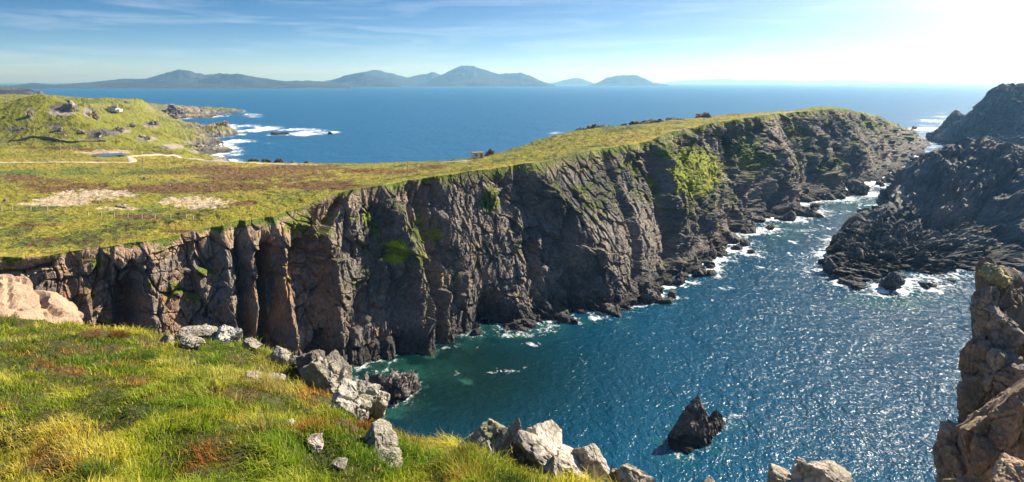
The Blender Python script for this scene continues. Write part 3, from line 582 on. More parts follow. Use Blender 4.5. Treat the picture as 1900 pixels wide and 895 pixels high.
for (x, y, rx, ry, a) in [(1560,355,120,30,.8),(1640,325,70,26,.9),(1700,290,40,30,.8),(1720,240,60,40,.55),(1490,395,95,26,.66),(1420,425,70,20,.58),(1345,455,36,16,.45),(1500,428,70,8,.4),(1420,470,40,6,.35),(1545,470,40,40,.4),(1630,548,130,20,.34),(1800,522,70,12,.3),
        (460,238,90,11,1.1),(560,246,85,11,1.1),(420,262,90,7,.9),(390,216,70,4,.95),(440,212,60,3,.6),(330,220,60,3,.9),(400,290,26,8,.9),(395,268,50,6,.6),(620,246,20,5,.6),(1040,249,34,6,.8),(1075,246,30,4,.6),(470,215,70,8,.35),(500,265,60,4,.35),
        (640,268,60,3,.3),(760,290,90,6,.3),(1105,592,24,8,.6),(990,640,45,10,.42),(930,690,90,8,.22),(1340,535,50,5,.42),(1365,770,24,14,.4),(1750,225,60,30,.5)]:
    fo = np.maximum(fo, a * blob(PX, PY, x, y, rx, ry, 0.0) * (1 + .8 * big + .6 * med) * .82 * (1 + FAR_))
# wind-drawn foam threads
thr = 1 - np.abs(fbm(np.stack([W[..., 0] / 10 + W[..., 1] / 30, W[..., 1] / 22 - W[..., 0] / 30, 0 * PX], -1), 4, 611)) * 9
fo = np.maximum(fo, .75 * np.clip(thr, 0, 1) * sstep(-.2, .4, big) * np.maximum(blob(PX, PY, 1500, 440, 330, 130, .3), .4 * blob(PX, PY, 950, 680, 260, 60, .3)))
sh = np.exp(-dist / 2.5) * .35
for (x, y, rx, ry, a) in [(860,712,34,14,.55),(815,755,30,16,.4),(760,690,60,30,.28),(730,770,60,50,.3),(1560,370,130,40,.6),(1450,430,90,40,.45),(1660,560,150,30,.4),(800,690,110,40,.12)]:
    sh = np.maximum(sh, a * blob(PX, PY, x, y, rx, ry, .1) * (1 + .4 * med)) * sstep(-.5, .25, med + .3 * big + .15)
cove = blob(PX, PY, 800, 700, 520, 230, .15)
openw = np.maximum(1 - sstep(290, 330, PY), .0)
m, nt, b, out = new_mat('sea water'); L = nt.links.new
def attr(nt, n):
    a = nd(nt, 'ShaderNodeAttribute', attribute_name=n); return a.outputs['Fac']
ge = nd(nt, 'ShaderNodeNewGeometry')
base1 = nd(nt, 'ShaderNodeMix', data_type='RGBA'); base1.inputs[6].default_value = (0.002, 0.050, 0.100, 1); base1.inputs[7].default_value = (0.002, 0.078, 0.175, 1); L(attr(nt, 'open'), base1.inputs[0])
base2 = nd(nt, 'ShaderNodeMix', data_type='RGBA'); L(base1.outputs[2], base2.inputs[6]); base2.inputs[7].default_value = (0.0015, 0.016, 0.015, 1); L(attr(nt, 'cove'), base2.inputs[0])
base3 = nd(nt, 'ShaderNodeMix', data_type='RGBA'); L(base2.outputs[2], base3.inputs[6]); base3.inputs[7].default_value = (0.03, 0.13, 0.09, 1); L(attr(nt, 'shallow'), base3.inputs[0])
mpw = nd(nt, 'ShaderNodeMapping'); mpw.inputs['Rotation'].default_value = (0, 0, math.radians(28)); mpw.inputs['Scale'].default_value = (1, .62, 1); L(ge.outputs['Position'], mpw.inputs[0])
hs = []
for sc_, dt_, amp_, dis in [(0.028, 3, 3.6, .4), (0.17, 3, 1.25, .5), (0.80, 3, .95, .7), (2.6, 2, .32, .6)]:
    n = nd(nt, 'ShaderNodeTexNoise', i_Scale=sc_, i_Detail=dt_, i_Roughness=.55, i_Distortion=dis); L(mpw.outputs[0], n.inputs['Vector'])
    mm = nd(nt, 'ShaderNodeMath', operation='MULTIPLY', i_1=amp_); L(n.outputs[0], mm.inputs[0]); hs.append(mm.outputs[0])
acc = hs[0]
for h_ in hs[1:]:
    a_ = nd(nt, 'ShaderNodeMath', operation='ADD'); L(acc, a_.inputs[0]); L(h_, a_.inputs[1]); acc = a_.outputs[0]
calm = nd(nt, 'ShaderNodeMapRange', i_1=0, i_2=1, i_3=1.0, i_4=.34); L(attr(nt, 'lee'), calm.inputs[0])
bp = nd(nt, 'ShaderNodeBump', i_Strength=1.0, i_Distance=1.0); L(calm.outputs[0], bp.inputs['Distance']); L(acc, bp.inputs['Height'])
L(bp.outputs[0], b.inputs['Normal'])
fn = nd(nt, 'ShaderNodeTexNoise', i_Scale=.55, i_Detail=9, i_Roughness=.72, i_Distortion=1.2); L(mpw.outputs[0], fn.inputs['Vector'])
fv = nd(nt, 'ShaderNodeTexVoronoi', feature='DISTANCE_TO_EDGE', i_Scale=.42); fw = nd(nt, 'ShaderNodeVectorMath', operation='MULTIPLY_ADD'); L(fn.outputs['Color'], fw.inputs[0]); fw.inputs[1].default_value = (3.5,) * 3; L(mpw.outputs[0], fw.inputs[2]); L(fw.outputs[0], fv.inputs['Vector'])
fl_ = nd(nt, 'ShaderNodeMapRange', i_1=0, i_2=.30, i_3=.20, i_4=-.12); L(fv.outputs['Distance'], fl_.inputs[0])
f0 = nd(nt, 'ShaderNodeMath', operation='ADD'); L(attr(nt, 'foam'), f0.inputs[0]); L(fn.outputs[0], f0.inputs[1])
fs = nd(nt, 'ShaderNodeMath', operation='ADD'); L(f0.outputs[0], fs.inputs[0]); L(fl_.outputs[0], fs.inputs[1])
fm = nd(nt, 'ShaderNodeMapRange', i_1=.84, i_2=1.16, i_3=0, i_4=1); L(fs.outputs[0], fm.inputs[0])
base4 = nd(nt, 'ShaderNodeMix', data_type='RGBA'); L(base3.outputs[2], base4.inputs[6]); base4.inputs[7].default_value = (.82, .86, .88, 1); L(fm.outputs[0], base4.inputs[0])
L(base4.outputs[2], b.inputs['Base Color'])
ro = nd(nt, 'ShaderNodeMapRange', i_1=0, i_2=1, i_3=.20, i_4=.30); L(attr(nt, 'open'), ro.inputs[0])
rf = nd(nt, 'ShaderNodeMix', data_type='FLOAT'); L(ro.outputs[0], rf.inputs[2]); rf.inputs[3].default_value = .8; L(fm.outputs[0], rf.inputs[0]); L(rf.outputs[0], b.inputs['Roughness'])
b.inputs['IOR'].default_value = 1.333
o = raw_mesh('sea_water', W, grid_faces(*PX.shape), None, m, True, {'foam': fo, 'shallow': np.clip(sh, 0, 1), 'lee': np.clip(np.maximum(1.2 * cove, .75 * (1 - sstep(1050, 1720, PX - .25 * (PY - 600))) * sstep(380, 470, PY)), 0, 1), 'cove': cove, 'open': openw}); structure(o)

# ------------------------------------------------------------------ far hills and the air in front of them
def hills(line, d, base_d, col, seed, thick=None, rows=70, name='hills'):
    line = np.array(line, float); x = np.linspace(line[0, 0], line[-1, 0], int((line[-1, 0] - line[0, 0]) * 1.2) + 20)
    y = gsm(np.interp(x, line[:, 0], line[:, 1]), 3) - fbm(np.stack([x / 11., 0 * x, 0 * x + seed], -1), 4, seed) * np.clip((161 - np.interp(x, line[:, 0], line[:, 1])) * .09, .2, 2.2); R = world(x, y, d); R[:, 2] = np.maximum(R[:, 2], 1)
    t = np.linspace(0, 1, rows)[:, None]
    dd = base_d + (d - base_d) * t; hh = np.where(t < 1, t ** 1.25, 1) * 1.0
    t2 = np.linspace(0, 1, 16)[1:][:, None]; dd = np.vstack([dd * np.ones(len(x)), d + (d - base_d) * .7 * t2 * np.ones(len(x))]); hh = np.vstack([hh, 1 - t2 ** 1.3])
    X = (x - 950)[None] / FOC * dd; Z = R[None, :, 2] * hh
    p = np.stack([X, dd, 0 * X], -1); sc_ = R[:, 2].max()
    rg_ = ridged(p / (sc_ * 3.2), 5, seed); Z = Z + (rg_ - .3) * 42 * .01 * R[None, :, 2] * np.sin(np.pi * np.clip(hh, 0, 1)) * 1.2 + 3 - (hh < .02) * 8
    fl_ = fbm(p / (sc_ * 1.3), 4, seed + 1); c = np.array(col) * np.ones(X.shape + (1,)); c = lerp(c, np.array(col) * .45, sstep(-.1, .4, fl_)); c = lerp(c, (.09, .10, .04), .7 * sstep(.0, .4, fbm(p / (sc_ * .5), 3, seed + 2)) * (1 - sstep(.1, .35, hh)))
    return structure(raw_mesh(name, np.stack([X, dd, Z], -1), grid_faces(*X.shape), c, M_FAR, True))
HG = (.042, .046, .034)
hills([(-500,170),(-300,160),(-100,163),(0,163),(60,154),(100,158),(170,153),(230,147),(270,147),(300,138),(330,130),(350,132),(380,140),(410,137),(450,139),(490,146),(530,151),(570,150),(610,153),(650,157)], 9500, 6300, HG, 701)
hills([(340,160),(370,150),(390,143),(420,138),(450,139),(480,147),(520,150),(545,156),(560,161)], 8200, 7200, (.04,.046,.03), 702)
hills([(-500,168),(100,163),(220,160),(250,157),(290,157),(380,158),(420,161),(520,162)], 6900, 6200, (.06,.065,.035), 703)
hills([(560,160),(600,152),(640,142),(690,130),(705,131),(735,139),(770,149),(800,157)], 11500, 9800, HG, 704)
hills([(570,162),(590,158),(620,150),(645,139),(670,137),(690,141),(715,147),(735,156),(745,161)], 9200, 8200, (.038,.04,.03), 705)
hills([(700,158),(730,149),(760,143),(803,134),(815,138),(840,148),(860,158)], 12200, 10500, HG, 706)
hills([(760,161),(790,154),(812,144),(835,132),(855,124),(868,122),(884,125),(900,130),(925,138),(942,136),(965,136),(985,142),(1005,151),(1030,159)], 10800, 8900, HG, 707)
hills([(1010,158),(1035,152),(1065,145),(1080,147),(1105,156)], 17000, 15000, HG, 708)
hills([(1092,159),(1105,156),(1128,144),(1145,141),(1180,140),(1192,144),(1212,154),(1240,158)], 11500, 10500, HG, 709)
hills([(1230,154),(1260,150),(1330,148),(1345,146),(1370,149),(1440,149),(1500,151),(1540,149),(1600,149),(1680,151),(1760,153)], 26000, 24500, HG, 710)
hills([(-300,160),(-100,158),(0,163),(20,164),(55,167),(68,172),(76,169),(84,178)], 2850, 2700, (.12,.10,.07), 711, name='headland_hills')
hm = bpy.data.materials.new('sea haze'); hm.use_nodes = True; hn = hm.node_tree; hn.nodes.clear()
pv = nd(hn, 'ShaderNodeVolumePrincipled'); pv.inputs['Absorption Color'].default_value = (.75, .9, 1, 1); pv.inputs['Color'].default_value = (.24, .55, 1.0, 1); pv.inputs['Density'].default_value = HAZE = 9.5e-5; pv.inputs['Anisotropy'].default_value = .45
ho = nd(hn, 'ShaderNodeOutputMaterial'); hn.links.new(pv.outputs[0], ho.inputs['Volume'])
x0, x1, y0, y1, z0, z1 = -62000, 62000, -600, 62000, -8, 440
hv = [(x, y, z) for z in (z0, z1) for y in (y0, y1) for x in (x0, x1)]
ho_ = raw_mesh('haze', hv, [(0,2,3,1),(4,5,7,6),(0,1,5,4),(2,6,7,3),(0,4,6,2),(1,3,7,5)], None, hm); ho_['kind'] = 'stuff'

# ------------------------------------------------------------------ grass of the clifftop
m, nt, b, out = new_mat('grass blade'); L = nt.links.new
at = nd(nt, 'ShaderNodeVertexColor', layer_name='col'); L(at.outputs[0], b.inputs['Base Color']); b.inputs['Roughness'].default_value = .6; b.inputs['Specular IOR Level'].default_value = .2
tr = nd(nt, 'ShaderNodeBsdfTranslucent'); L(at.outputs[0], tr.inputs[0]); ms = nd(nt, 'ShaderNodeMixShader', i_0=.45); L(b.outputs[0], ms.inputs[1]); L(tr.outputs[0], ms.inputs[2]); L(ms.outputs[0], out.inputs[0])
M_BLADE = m
def blades(root, hgt, wid_, lean, colr, rng):
    """root (n,3), hgt, wid (n,), lean (n,2) tip offset in heights, colours (n,3) -> V, F, C"""
    n = len(root); a = rng.uniform(0, 2 * np.pi, n); sx_ = np.stack([np.cos(a), np.sin(a), 0 * a], -1) * wid_[:, None]
    mid_ = root + np.stack([lean[:, 0] * hgt * .3, lean[:, 1] * hgt * .3, hgt * .62], -1); tip = root + np.stack([lean[:, 0] * hgt, lean[:, 1] * hgt, hgt * (1 - .25 * np.minimum((lean ** 2).sum(-1), 1.5))], -1)
    V = np.stack([root - sx_, root + sx_, mid_ + sx_ * .7, mid_ - sx_ * .7, tip], 1)
    i = np.arange(n)[:, None] * 5
    F = np.concatenate([i + [0, 1, 2], i + [0, 2, 3], i + [3, 2, 4]], 0)
    C = np.repeat(colr[:, None], 5, 1); C[:, 4] *= 1.15
    return V.reshape(-1, 3), F, C.reshape(-1, 3)
GRASS = np.array([(.085,.165,.010),(.23,.285,.014),(.42,.385,.028),(.58,.47,.13),(.38,.15,.035),(.035,.080,.008)])
def grass_field(n_t, per, seed):
    rng = np.random.default_rng(seed)
    px = rng.uniform(-620, 1330, n_t); e = np.interp(px, FE[:, 0], FE[:, 1]) * 1.0
    d = 5.5 * (e / 5.5) ** rng.uniform(0, 1, n_t) ** .8
    X = (px - 950) / FOC * d; Y = d; Z = fg_ground(X, Y); T = np.stack([X, Y, Z], -1)
    T2 = np.stack([X, Y, 0 * X], -1)
    n1 = fbm(T2 / 2.6, 3, 800); n2 = fbm(T2 / .9, 3, 801); n3 = fbm(T2 / 5.5, 2, 802)
    _, py = project(T)
    red = sstep(.30, .55, fbm(T2 / 1.7, 3, 803) + .8 * np.maximum.reduce([blob(px, py, *q) * .45 for q in [(80,790,110,50,.1),(110,860,120,40,.1),(450,770,50,25,.1),(730,640,60,40,.1),(660,660,60,40,.1),(430,740,40,30,.1),(560,760,60,50,.1),(640,720,50,60,.1),(390,620,40,15,.1),(180,615,60,15,.1),(700,790,50,30,.1)]]) + .15 * n2)
    green = blob(px, py, 110, 660, 180, 70, .1) + blob(px, py, 650, 850, 200, 60, .1) + .6 * blob(px, py, 40, 740, 120, 60, .1)
    straw = sstep(.15, .55, n1 * .7 + n2 * .5 + .5 * blob(px, py, 500, 710, 60, 90, .1) + .15 * blob(px, py, 420, 700, 200, 80, .1))
    keep = (rng.random(n_t) < 1 - .45 * red) & (px < 1290 + n2 * 60); keep &= ~((px > 1000) & (rng.random(n_t) < .5))
    idx = np.nonzero(keep)[0]; k = np.repeat(idx, per); n = len(k)
    mound = sstep(-.2, .5, n2)
    r = rng.normal(0, 1, (n, 2)) * (.05 + .05 * rng.random(n)[:, None]) * (1 + d[k] / 25)[:, None]
    root = T[k].copy(); root[:, 0] += r[:, 0]; root[:, 1] += r[:, 1]; root[:, 2] = T[k][:, 2] - .03
    hgt = (.10 + .24 * mound[k] + .08 * straw[k]) * rng.uniform(.55, 1.25, n) * (1 - .3 * red[k])
    lean = rng.normal(0, .45, (n, 2)) + np.array([-.35, -.1]) + r * 1.6 + np.stack([fbm(T2 / 1.3, 2, 820), fbm(T2 / 1.3, 2, 821)], -1)[k] * .9
    base = GRASS[1] + 0 * T; base = lerp(base, GRASS[2], sstep(-.15, .45, n3 + n1 * .5)); base = lerp(base, GRASS[0], np.clip(green + sstep(.0, .5, -n1 + .4 * n2) * .8, 0, 1) * .85)
    base = lerp(base, GRASS[3], straw * .38); base = lerp(base, GRASS[4], red * .8); base = lerp(base, GRASS[5], .75 * sstep(.2, .5, -n2 - .2 * n1))
    c = base[k] * rng.uniform(.5, 1.5, (n, 1)) * (.75 + .5 * mound[k])[:, None]; dry = rng.random(n) < .06 + .15 * straw[k]; c[dry] = GRASS[3] * rng.uniform(.6, 1.15, (dry.sum(), 1)); rd = rng.random(n) < .35 * red[k]; c[rd] = np.array([.34, .11, .025]) * rng.uniform(.5, 1.2, (rd.sum(), 1))
    return blades(root, hgt, .006 + .00035 * d[k], lean, c, rng)
V, F, C = grass_field(41000, 12, 11)
tag(raw_mesh('grass', V, F, C, M_BLADE), kind='stuff')

def tuft(name, px, py, n, spread, h, cols_, label, cat, seed, lean=(-.3, 0), group=None, wb=.008):
    rng = np.random.default_rng(seed); P = fg_pt(px, py); a = np.clip(rng.normal(0, 1, (n, 2)), -1.6, 1.6) * spread; root = np.stack([a[:, 0], a[:, 1], fg_ground(P[0] + a[:, 0], P[1] + a[:, 1]) - P[2] - .03], -1)
    hg = h * rng.uniform(.45, 1.15, n) * np.exp(-(a ** 2).sum(-1) / (2 * (spread * 1.8) ** 2)); ln = rng.normal(0, .33, (n, 2)) + np.array(lean) + a / spread * .25
    c = np.array(cols_)[rng.integers(0, len(cols_), n)] * rng.uniform(.6, 1.3, (n, 1))
    V, F, C = blades(root, hg, np.full(n, wb), ln, c, rng); o = raw_mesh(name, V, F, C, M_BLADE); o.location = P; return tag(o, label, cat, group)
ST = [(.50,.40,.13),(.42,.34,.10),(.34,.30,.06)]; GR = [(.05,.11,.012),(.09,.16,.014),(.16,.20,.02)]
tuft('grass_tuft', 500, 725, 420, .32, .95, ST, 'tall straw coloured grass tuft above the pale stones of the slope', 'grass tuft', 1)
tuft('grass_tuft', 492, 805, 420, .28, .75, ST + GR, 'yellow green tussock drooping below the tall straw tuft', 'grass tuft', 2)
tuft('grass_tuft', 182, 893, 600, .22, .62, GR + ST[2:], 'dense tussock with a dark hollow side at the bottom edge of the slope', 'grass tuft', 3)
tuft('grass_tuft', 285, 672, 420, .30, .55, GR[:2], 'dark green tussock on the brow of the slope beside the flat pale rock', 'grass tuft', 4)
tuft('grass_tuft', 395, 680, 380, .26, .5, GR[:2], 'small dark green tussock under the white rock of the brow', 'grass tuft', 5)
tuft('grass_tuft', 5, 610, 400, .35, .8, GR + ST[2:], 'olive grass tuft at the edge of the slope beneath the earth bank', 'grass tuft', 6)
tuft('grass_tuft', 870, 852, 520, .35, .55, [(.30,.22,.04),(.22,.20,.03),(.16,.18,.02)], 'golden brown grass tussock in front of the lichened boulder', 'grass tuft', 7)
tuft('grass_tuft', 490, 660, 320, .25, .45, [(.2,.2,.02),(.12,.15,.02)], 'round olive tussock between two pale rocks of the brow', 'grass tuft', 8)
tuft('grass_tuft', 1020, 868, 260, .18, .35, [(.2,.22,.02),(.3,.25,.04)], 'yellow tussock in the cleft between the big pale slabs', 'grass tuft', 9)
HE = [(.26,.075,.022),(.34,.12,.035),(.16,.06,.02),(.10,.085,.02)]
for i, (x, y, n, sp_, h_, lb) in enumerate([(772,838,380,.26,.34,'rusty red heather clump on the brow near the open water'),(682,800,520,.24,.45,'rust and dark heather bush beneath the pale lichened rock'),(672,700,320,.35,.35,'rusty heather clump above the pale lichened rock'),
        (600,650,300,.35,.35,'pinkish heather clump behind the grey lichened rock'),(985,888,200,.14,.22,'small red plant in the gap of the big pale boulders'),(220,625,320,.28,.4,'reddish brown dry clump on the brow of the slope'),(450,770,260,.3,.2,'flat rusty patch of dead bracken in mid slope'),(645,725,260,.3,.3,'orange heather clump on the slope left of the pale rock'),(745,665,1,.1,.1,'')]):
    if lb: tuft('heather_clump', x, y, n, sp_, h_, HE, lb, 'heather', 40 + i, (-.1, 0), wb=.011)

# ------------------------------------------------------------------ rocks of the clifftop
PALE = (.37,.32,.255); GREY = (.29,.26,.205); BRN = (.30,.23,.165)
def fg_rock(px, py, wpx, hpx, label, seed, tint=PALE, d=None, dep=.9, tiltv=(0, 0, 0), lich=.4, lo=.55, planes=14, name='boulder', cat='boulder', sub=5, rough=.06, parent=None):
    d = d or float(fg_pt(px, py + hpx * .45)[1]); P = world(px, py + (0 if parent else hpx * .14), d); a = wpx / FOC * d / 2 * 1.2; c_ = hpx / FOC * d / 2 * 1.3
    o = cut_rock(name, P, (a, a * dep, c_), tiltv, seed, planes, sub, tint, rough, lich, False, M_BOULDER, parent, lo=lo, sc=max(.35, .6 * a))
    return o if parent else tag(o, label, cat)
for i, (x, y, ww, hh, t, lb, kw) in enumerate([
    (312,634,26,24,GREY,'small grey rock at the left end of the brow rocks',{}),(352,634,44,16,PALE,'flat pale rock half sunk in the brow grass',{}),(372,614,62,13,PALE,'pale ledge of rock on the brow, grass growing over it',{}),
    (427,620,46,30,(.55,.52,.47),'whitest rock of the brow against the dark cliff',{}),(468,638,34,24,PALE,'pale block right of the whitest brow rock',{}),(518,655,38,34,GREY,'grey lichen speckled rock on the brow',{}),(547,668,24,18,PALE,'small pale stone beside the grey speckled brow rock',{}),
    (578,664,46,40,(.15,.125,.105),'dark brown spiky rock at the brow in front of the shadowed cliff',{'lich':.1}),(612,694,84,64,GREY,'large grey lichen covered rock at the corner of the brow',{'rough':.08}),(655,738,104,84,(.45,.41,.35),'large whitish lichened rock sloping down towards the cove',{'tiltv':(0,32,0),'rough':.08}),
    (704,742,40,56,PALE,'upright pale block at the cove end of the lichened rocks',{}),(708,816,74,46,GREY,'grey sloping rock below the upright pale block',{'tiltv':(0,30,0)}),(470,698,26,26,PALE,'small tilted pale stone in the slope grass',{'tiltv':(0,40,0)}),(508,704,44,16,PALE,'flat pale stone behind the tall straw tuft',{}),
    (588,820,34,24,(.48,.38,.31),'small pinkish stone low on the grassy slope',{}),(546,790,34,16,(.48,.40,.33),'small slanting pale stone in bare soil of the slope',{'tiltv':(0,25,0)}),(630,860,30,14,GREY,'small grey stone almost hidden by grass low on the slope',{}),
    (722,850,50,30,GREY,'dull grey rock sunk in grass above the cove',{}),
    (912,812,120,90,GREY,'large rounded boulder with green lichen on top at the cliff edge',{'lich':.8,'d':22.5,'rough':.05}),(958,846,58,120,BRN,'upright brown boulder wedged against the large lichened one',{'d':21.5}),
    (1002,826,96,84,(.56,.50,.43),'brightest pale slab slanting beside the brown boulder',{'tiltv':(0,38,0),'d':21.6,'dep':.7}),(1044,858,150,62,(.50,.43,.36),'longest pale slab slanting down to the right',{'tiltv':(0,36,0),'d':20.4,'dep':.8}),
    (1090,852,74,84,(.46,.40,.34),'pale pitted slab at the outer end of the boulder group',{'tiltv':(0,30,0),'d':20.6,'dep':.7}),(1026,884,50,60,GREY,'mossy grey block in front of the longest pale slab',{'d':19.2}),(903,858,40,40,BRN,'small brown rock tucked under the lichened boulder',{'d':21}),
    (1172,888,66,60,PALE,'pale broken rock alone between boulder group and open water',{'d':19.4}),(1148,890,34,34,BRN,'small pinkish rock leaning on the lone pale broken rock',{'d':19.6}),(1314,900,26,24,PALE,'pale rock tip barely rising above the bottom edge of the photo',{'d':18.6}),
    (1452,892,58,50,PALE,'pale rounded rock top left of the orange lichened boulder',{'d':16.8}),(1525,884,100,68,(.40,.34,.27),'broad boulder with orange lichen on its crest by the water',{'d':16.5,'lich':.6}),(1486,868,26,50,PALE,'thin upright rock between two low boulders by the water',{'d':16.9})]):
    fg_rock(x, y, ww, hh, lb, 900 + i * 7, t, **kw)
fg_rock(-15, 596, 300, 122, 'pinkish earth and rock bank at the left edge above the grass', 991, (.40,.27,.18), d=60, dep=.8, lich=.15, name='earth_bank', cat='earth bank', rough=.05, sub=6, tiltv=(0,16,0))
# pinnacle
pin = empty('rock_pinnacle', world(1850, 1000, 29), 'tall fractured brown rock pinnacle rising at the right edge before the glittering water', 'rock pinnacle')
BK = (.21,.165,.125); BL = (.29,.235,.185)
for i, (x, y, ww, hh, t, dd_, lc, tl) in enumerate([(1853,512,44,44,(.38,.33,.16),30,.8,(0,20,10)),(1827,560,44,62,BL,29.4,.2,(0,5,30)),(1855,560,52,70,BK,30,.2,(0,-8,0)),(1890,590,66,140,BK,30.6,.3,(0,8,0)),(1845,605,84,110,BL,29.2,.15,(0,4,20)),(1895,660,90,160,BK,29.6,.3,(0,-10,0)),
        (1838,690,76,110,BL,28.6,.15,(0,8,40)),(1812,705,50,110,BK,28.8,.1,(0,6,0)),(1870,730,90,120,BL,28.0,.2,(0,-14,0)),(1805,770,62,110,BK,28.4,.2,(0,14,0)),(1782,830,66,100,BL,28.2,.3,(0,20,10)),(1768,890,66,90,BK,27.6,.4,(0,10,0)),(1830,800,110,150,BK,28.2,.2,(0,10,60)),
        (1890,830,120,220,BK,28,.2,(0,0,30)),(1815,890,120,140,BL,27.6,.2,(0,16,0)),(1860,960,240,220,BK,28.6,.2,(0,0,0)),(1862,690,100,320,BK,30.6,.2,(0,3,0))]):
    fg_rock(x, y, ww, hh, None, 1200 + i * 5, t, d=dd_, lich=lc, name='rock_block', parent=pin, lo=.5, planes=11, sub=5, rough=.09, tiltv=tl)
fg_rock(1850, 800, 130, 230, 'large brown slab with grey lichened crest leaning before the pinnacle', 1303, (.27,.18,.115), d=23.5, tiltv=(0,18,20), lich=.5, lo=.5, rough=.06, sub=6)
fg_rock(1882, 758, 26, 46, 'small sharp fang of rock beside the leaning brown slab', 1304, BL, d=23.2, lo=.4, planes=9)
fg_rock(1898, 790, 44, 90, 'yellow lichened block at the right frame edge beside the brown slab', 1305, (.36,.31,.16), d=23, lich=.8)
fg_rock(1880, 880, 90, 60, 'tawny low rock at the bottom right corner', 1306, (.42,.29,.19), d=21)
fg_rock(1790, 905, 60, 50, 'dark low rock at the foot of the leaning brown slab', 1307, BK, d=22)

# ------------------------------------------------------------------ house, hut, fence, poles, track
def flat_mat(n, c, r=.8):
    m, nt, b, o = new_mat(n); L = nt.links.new; g = nd(nt, 'ShaderNodeNewGeometry'); t = nd(nt, 'ShaderNodeTexNoise', i_Scale=2.5, i_Detail=6); L(g.outputs['Position'], t.inputs['Vector'])
    r_ = nd(nt, 'ShaderNodeMix', data_type='RGBA'); r_.inputs[6].default_value = tuple(np.array(c) * .75) + (1,); r_.inputs[7].default_value = tuple(np.minimum(np.array(c) * 1.2, .9)) + (1,); L(t.outputs[0], r_.inputs[0]); L(r_.outputs[2], b.inputs['Base Color']); b.inputs['Roughness'].default_value = r; return m
M_WHITE = flat_mat('whitewash', (.72,.71,.68)); M_SLATE = flat_mat('roof slate', (.16,.15,.15)); M_GLASS = flat_mat('window glass', (.03,.04,.05), .15); M_WOOD = flat_mat('weathered wood', (.42,.36,.28)); M_TRACK = flat_mat('gravel track', (.44,.37,.28)); M_BROWN = flat_mat('rusty roof', (.23,.16,.11))
def box(name, c, s, mat, parent, rz=0):
    V = np.array([(x, y, z) for x in (-.5, .5) for y in (-.5, .5) for z in (-.5, .5)]) * np.array(s); V = V @ rotm(0, 0, rz).T + np.array(c)
    return raw_mesh(name, V, [(0,1,3,2),(4,6,7,5),(0,4,5,1),(2,3,7,6),(0,2,6,4),(1,5,7,3)], None, mat, parent=parent)
def gable(name, c, l, w_, h, mat, parent, ov=.3):
    V = np.array([(-l/2-ov,-w_/2-ov,-.12),(-l/2-ov,w_/2+ov,-.12),(-l/2-ov,0,h),(l/2+ov,-w_/2-ov,-.12),(l/2+ov,w_/2+ov,-.12),(l/2+ov,0,h)]) + np.array(c)
    me = bpy.data.meshes.new(name); me.from_pydata([tuple(v) for v in V], [], [(0,1,2),(3,5,4),(0,3,4,1),(0,2,5,3),(1,4,5,2)]); me.materials.append(mat); o = bpy.data.objects.new(name, me); COL.objects.link(o); o.parent = parent; return o
P = plat_pt(210, 208)
h = empty('white_house', P, 'small white house with dark gabled roof on the green field before the rocky point', 'house'); h.rotation_euler.z = math.radians(-12)
box('wall', (0, 0, 1.3), (10.5, 5.5, 3.2), M_WHITE, h); rf = gable('roof', (0, 0, 2.95), 10.5, 5.5, 2.1, M_SLATE, h)
for x in (-4.6, 4.6): box('chimney', (x, 0, 5.1), (.7, .7, 1.2), M_WHITE, rf)
for x in (-3.4, 2.6): wn = box('window', (x, -2.77, 1.6), (1.1, .06, 1.2), M_WHITE, h); box('pane', (x, -2.82, 1.6), (.9, .04, 1.0), M_GLASS, wn)
box('door', (-.4, -2.78, 1.1), (1.0, .07, 2.1), M_SLATE, h); box('annexe', (7.2, .6, .9), (3.6, 4.2, 2.4), M_WHITE, h)
P = plat_pt(886, 294)
h = empty('stone_hut', P, 'small white walled hut with flat brown roof on the brink of the headland', 'hut'); h.rotation_euler.z = math.radians(18)
box('wall', (0, 0, .9), (4.2, 3.0, 2.4), M_WHITE, h); box('roof', (.1, 0, 2.22), (5.0, 3.7, .24), M_BROWN, h); box('window', (-.9, -1.52, 1.3), (.8, .06, .6), M_GLASS, h); box('door', (1.1, -1.53, .95), (.8, .07, 1.8), M_BROWN, h)
def pole(px, py, hpx, label, wire=True):
    P = plat_pt(px, py); H_ = hpx / FOC * P[1]; o = empty('utility_pole', P, label, 'utility pole')
    n = 8; a = np.linspace(0, 2 * np.pi, n, endpoint=False); r_ = np.array([.16, .11])[:, None]; V = np.stack([np.cos(a)[None] * r_, np.sin(a)[None] * r_, np.array([-.6, H_])[:, None] + 0 * a[None]], -1)
    raw_mesh('pole', V, grid_faces(2, n, True), None, M_WOOD, parent=o); box('crossarm', (0, -.16, H_ - .5), (1.5, .1, .12), M_WOOD, o)
for x, y, hh, lb in [(112,287,24,'leaning wooden utility pole by the sandy pit'),(265,318,26,'pale utility pole below the bend of the track'),(757,318,18,'lone utility pole on the heath towards the headland'),(28,286,14,'short utility pole far left in the meadow'),(531,310,13,'thin utility pole near the low brink above the bay')]: pole(x, y, hh, lb)
fp = [(-30,392),(3,392),(23,391),(57,390),(68,392),(88,392),(120,396),(163,400),(188,403),(212,404),(237,405),(263,406),(287,408),(316,409),(345,408),(358,412)]
FPW = [plat_pt(x, y) for x, y in fp]; fo_ = empty('post_fence', FPW[7], 'low wire fence of pale wooden posts crossing the grass above the cliff', 'fence'); O = FPW[7]
for p_ in FPW: box('post', p_ - O + (0, 0, .45), (.17, .17, 1.5), M_WOOD, fo_)
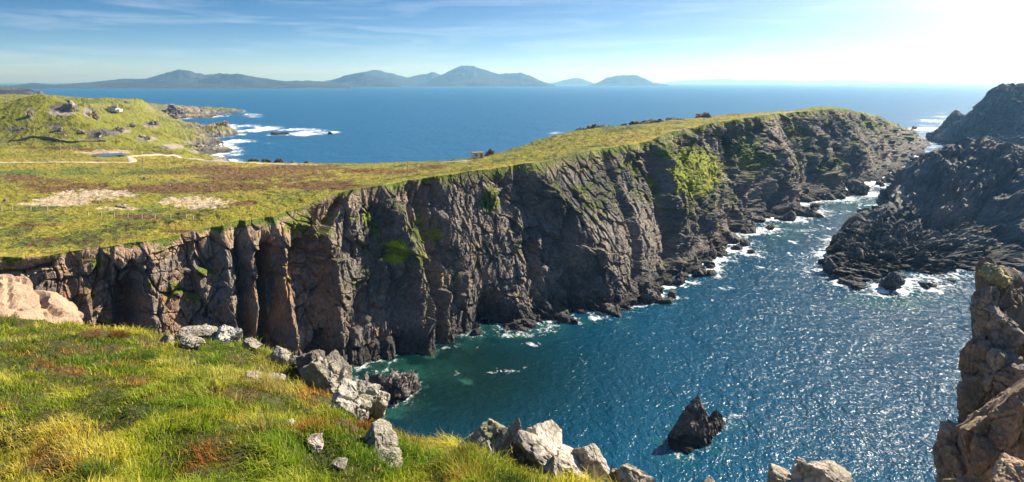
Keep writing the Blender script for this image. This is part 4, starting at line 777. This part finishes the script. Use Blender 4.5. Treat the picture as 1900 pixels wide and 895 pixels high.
for k in range(2):
    V = []; F = []
    for p_ in FPW: q_ = p_ - O; V += [(q_[0], q_[1], q_[2] + .55 + .45 * k), (q_[0], q_[1], q_[2] + .575 + .45 * k), (q_[0], q_[1] + .025, q_[2] + .56 + .45 * k)]
    for i in range(len(FPW) - 1):
        for j in range(3): F.append((i*3+j, i*3+(j+1)%3, i*3+3+(j+1)%3, i*3+3+j))
    raw_mesh('wire', V, F, None, M_SLATE, parent=fo_)
for k in range(3): box('rail', (FPW[4] + FPW[5]) / 2 - O + (0, 0, .35 + .35 * k), (np.linalg.norm(FPW[5] - FPW[4]), .06, .1), M_WOOD, fo_)
def ribbon(name, pxs, width, mat, zo=.22):
    C = np.array([plat_pt(x, y) for x, y in pxs]); s_ = np.r_[0, np.cumsum(np.linalg.norm(np.diff(C[:, :2], axis=0), axis=1))]; n = int(s_[-1] / 1.5); u = np.linspace(0, s_[-1], n); c = np.stack([gsm(np.interp(u, s_, C[:, i]), 2.5) for i in range(2)], -1)
    t = np.gradient(c, axis=0); t /= np.linalg.norm(t, axis=1, keepdims=True) + 1e-9; nn_ = np.stack([-t[:, 1], t[:, 0]], -1); wj = width * (1 + .15 * fbm(np.stack([u / 6., 0 * u, 0 * u], -1), 2, 5))
    k = np.linspace(-.5, .5, 7); Q = c[:, None] + nn_[:, None] * (k[None, :, None] * np.broadcast_to(wj[:, None, None], (n, 1, 1))); Z = ground(Q[..., 0], Q[..., 1]) + zo - .25 * (np.abs(k)[None] > .45)
    return structure(raw_mesh(name, np.dstack([Q, Z]), grid_faces(n, 7), None, mat, True))
ribbon('track', [(-120,302),(0,302),(120,302),(200,302),(236,303),(247,301),(246,296),(240,292),(246,289.5),(270,288.5),(318,288.5),(335,291),(350,295),(400,299.5),(450,302.5),(500,304.5),(560,306)], 3.4, M_TRACK)
ribbon('footpath', [(815,302),(850,300.5),(880,299)], 2.2, M_TRACK)
P = plat_pt(200, 289.5); a = np.linspace(0, 2 * np.pi, 40, endpoint=False); V = [(P[0], P[1], 0)] + [(P[0] + math.cos(t) * 8.5 * (1 + .2 * math.sin(3 * t)), P[1] + math.sin(t) * 9, 0) for t in a]
zz = float(np.max(ground(np.array([v_[0] for v_ in V]), np.array([v_[1] for v_ in V])))) + .1; V = [(x, y, zz) for x, y, _ in V]
m_, nt_, b_, _o = new_mat('pond water'); b_.inputs['Base Color'].default_value = (.02,.05,.08,1); b_.inputs['Roughness'].default_value = .08
structure(raw_mesh('pond_water', V, [(0, i + 1, (i + 1) % 40 + 1) for i in range(40)], None, m_))

WL = np.array([plat_pt(x, y) for x, y in [(-120,262),(-40,262),(20,262),(80,263),(140,263),(190,265)]]); u = np.linspace(0, 1, 260); k_ = np.linspace(0, 1, len(WL)); c = np.stack([np.interp(u, k_, WL[:, i]) for i in range(2)], -1); c[:, 1] += 3 * np.sin(u * 14)
rngw = np.random.default_rng(3); g_ = ground(c[:, 0], c[:, 1]); h_ = .95 + .3 * rngw.random(260); d_ = .35 + .12 * rngw.random(260)
V = np.stack([np.stack([c[:, 0], c[:, 1] - d_, g_ - .6], -1), np.stack([c[:, 0], c[:, 1] - d_ * .7, g_ + h_], -1), np.stack([c[:, 0], c[:, 1] + d_ * .7, g_ + h_], -1), np.stack([c[:, 0], c[:, 1] + d_, g_ - .6], -1)], 0)
tag(raw_mesh('stone_wall', V, grid_faces(4, 260), rock_cols(V.reshape(-1, 3), (.20,.175,.14), .4, False, 5, 1.2), M_ROCK), 'low dark drystone wall crossing the meadow below the green knoll', 'stone wall')
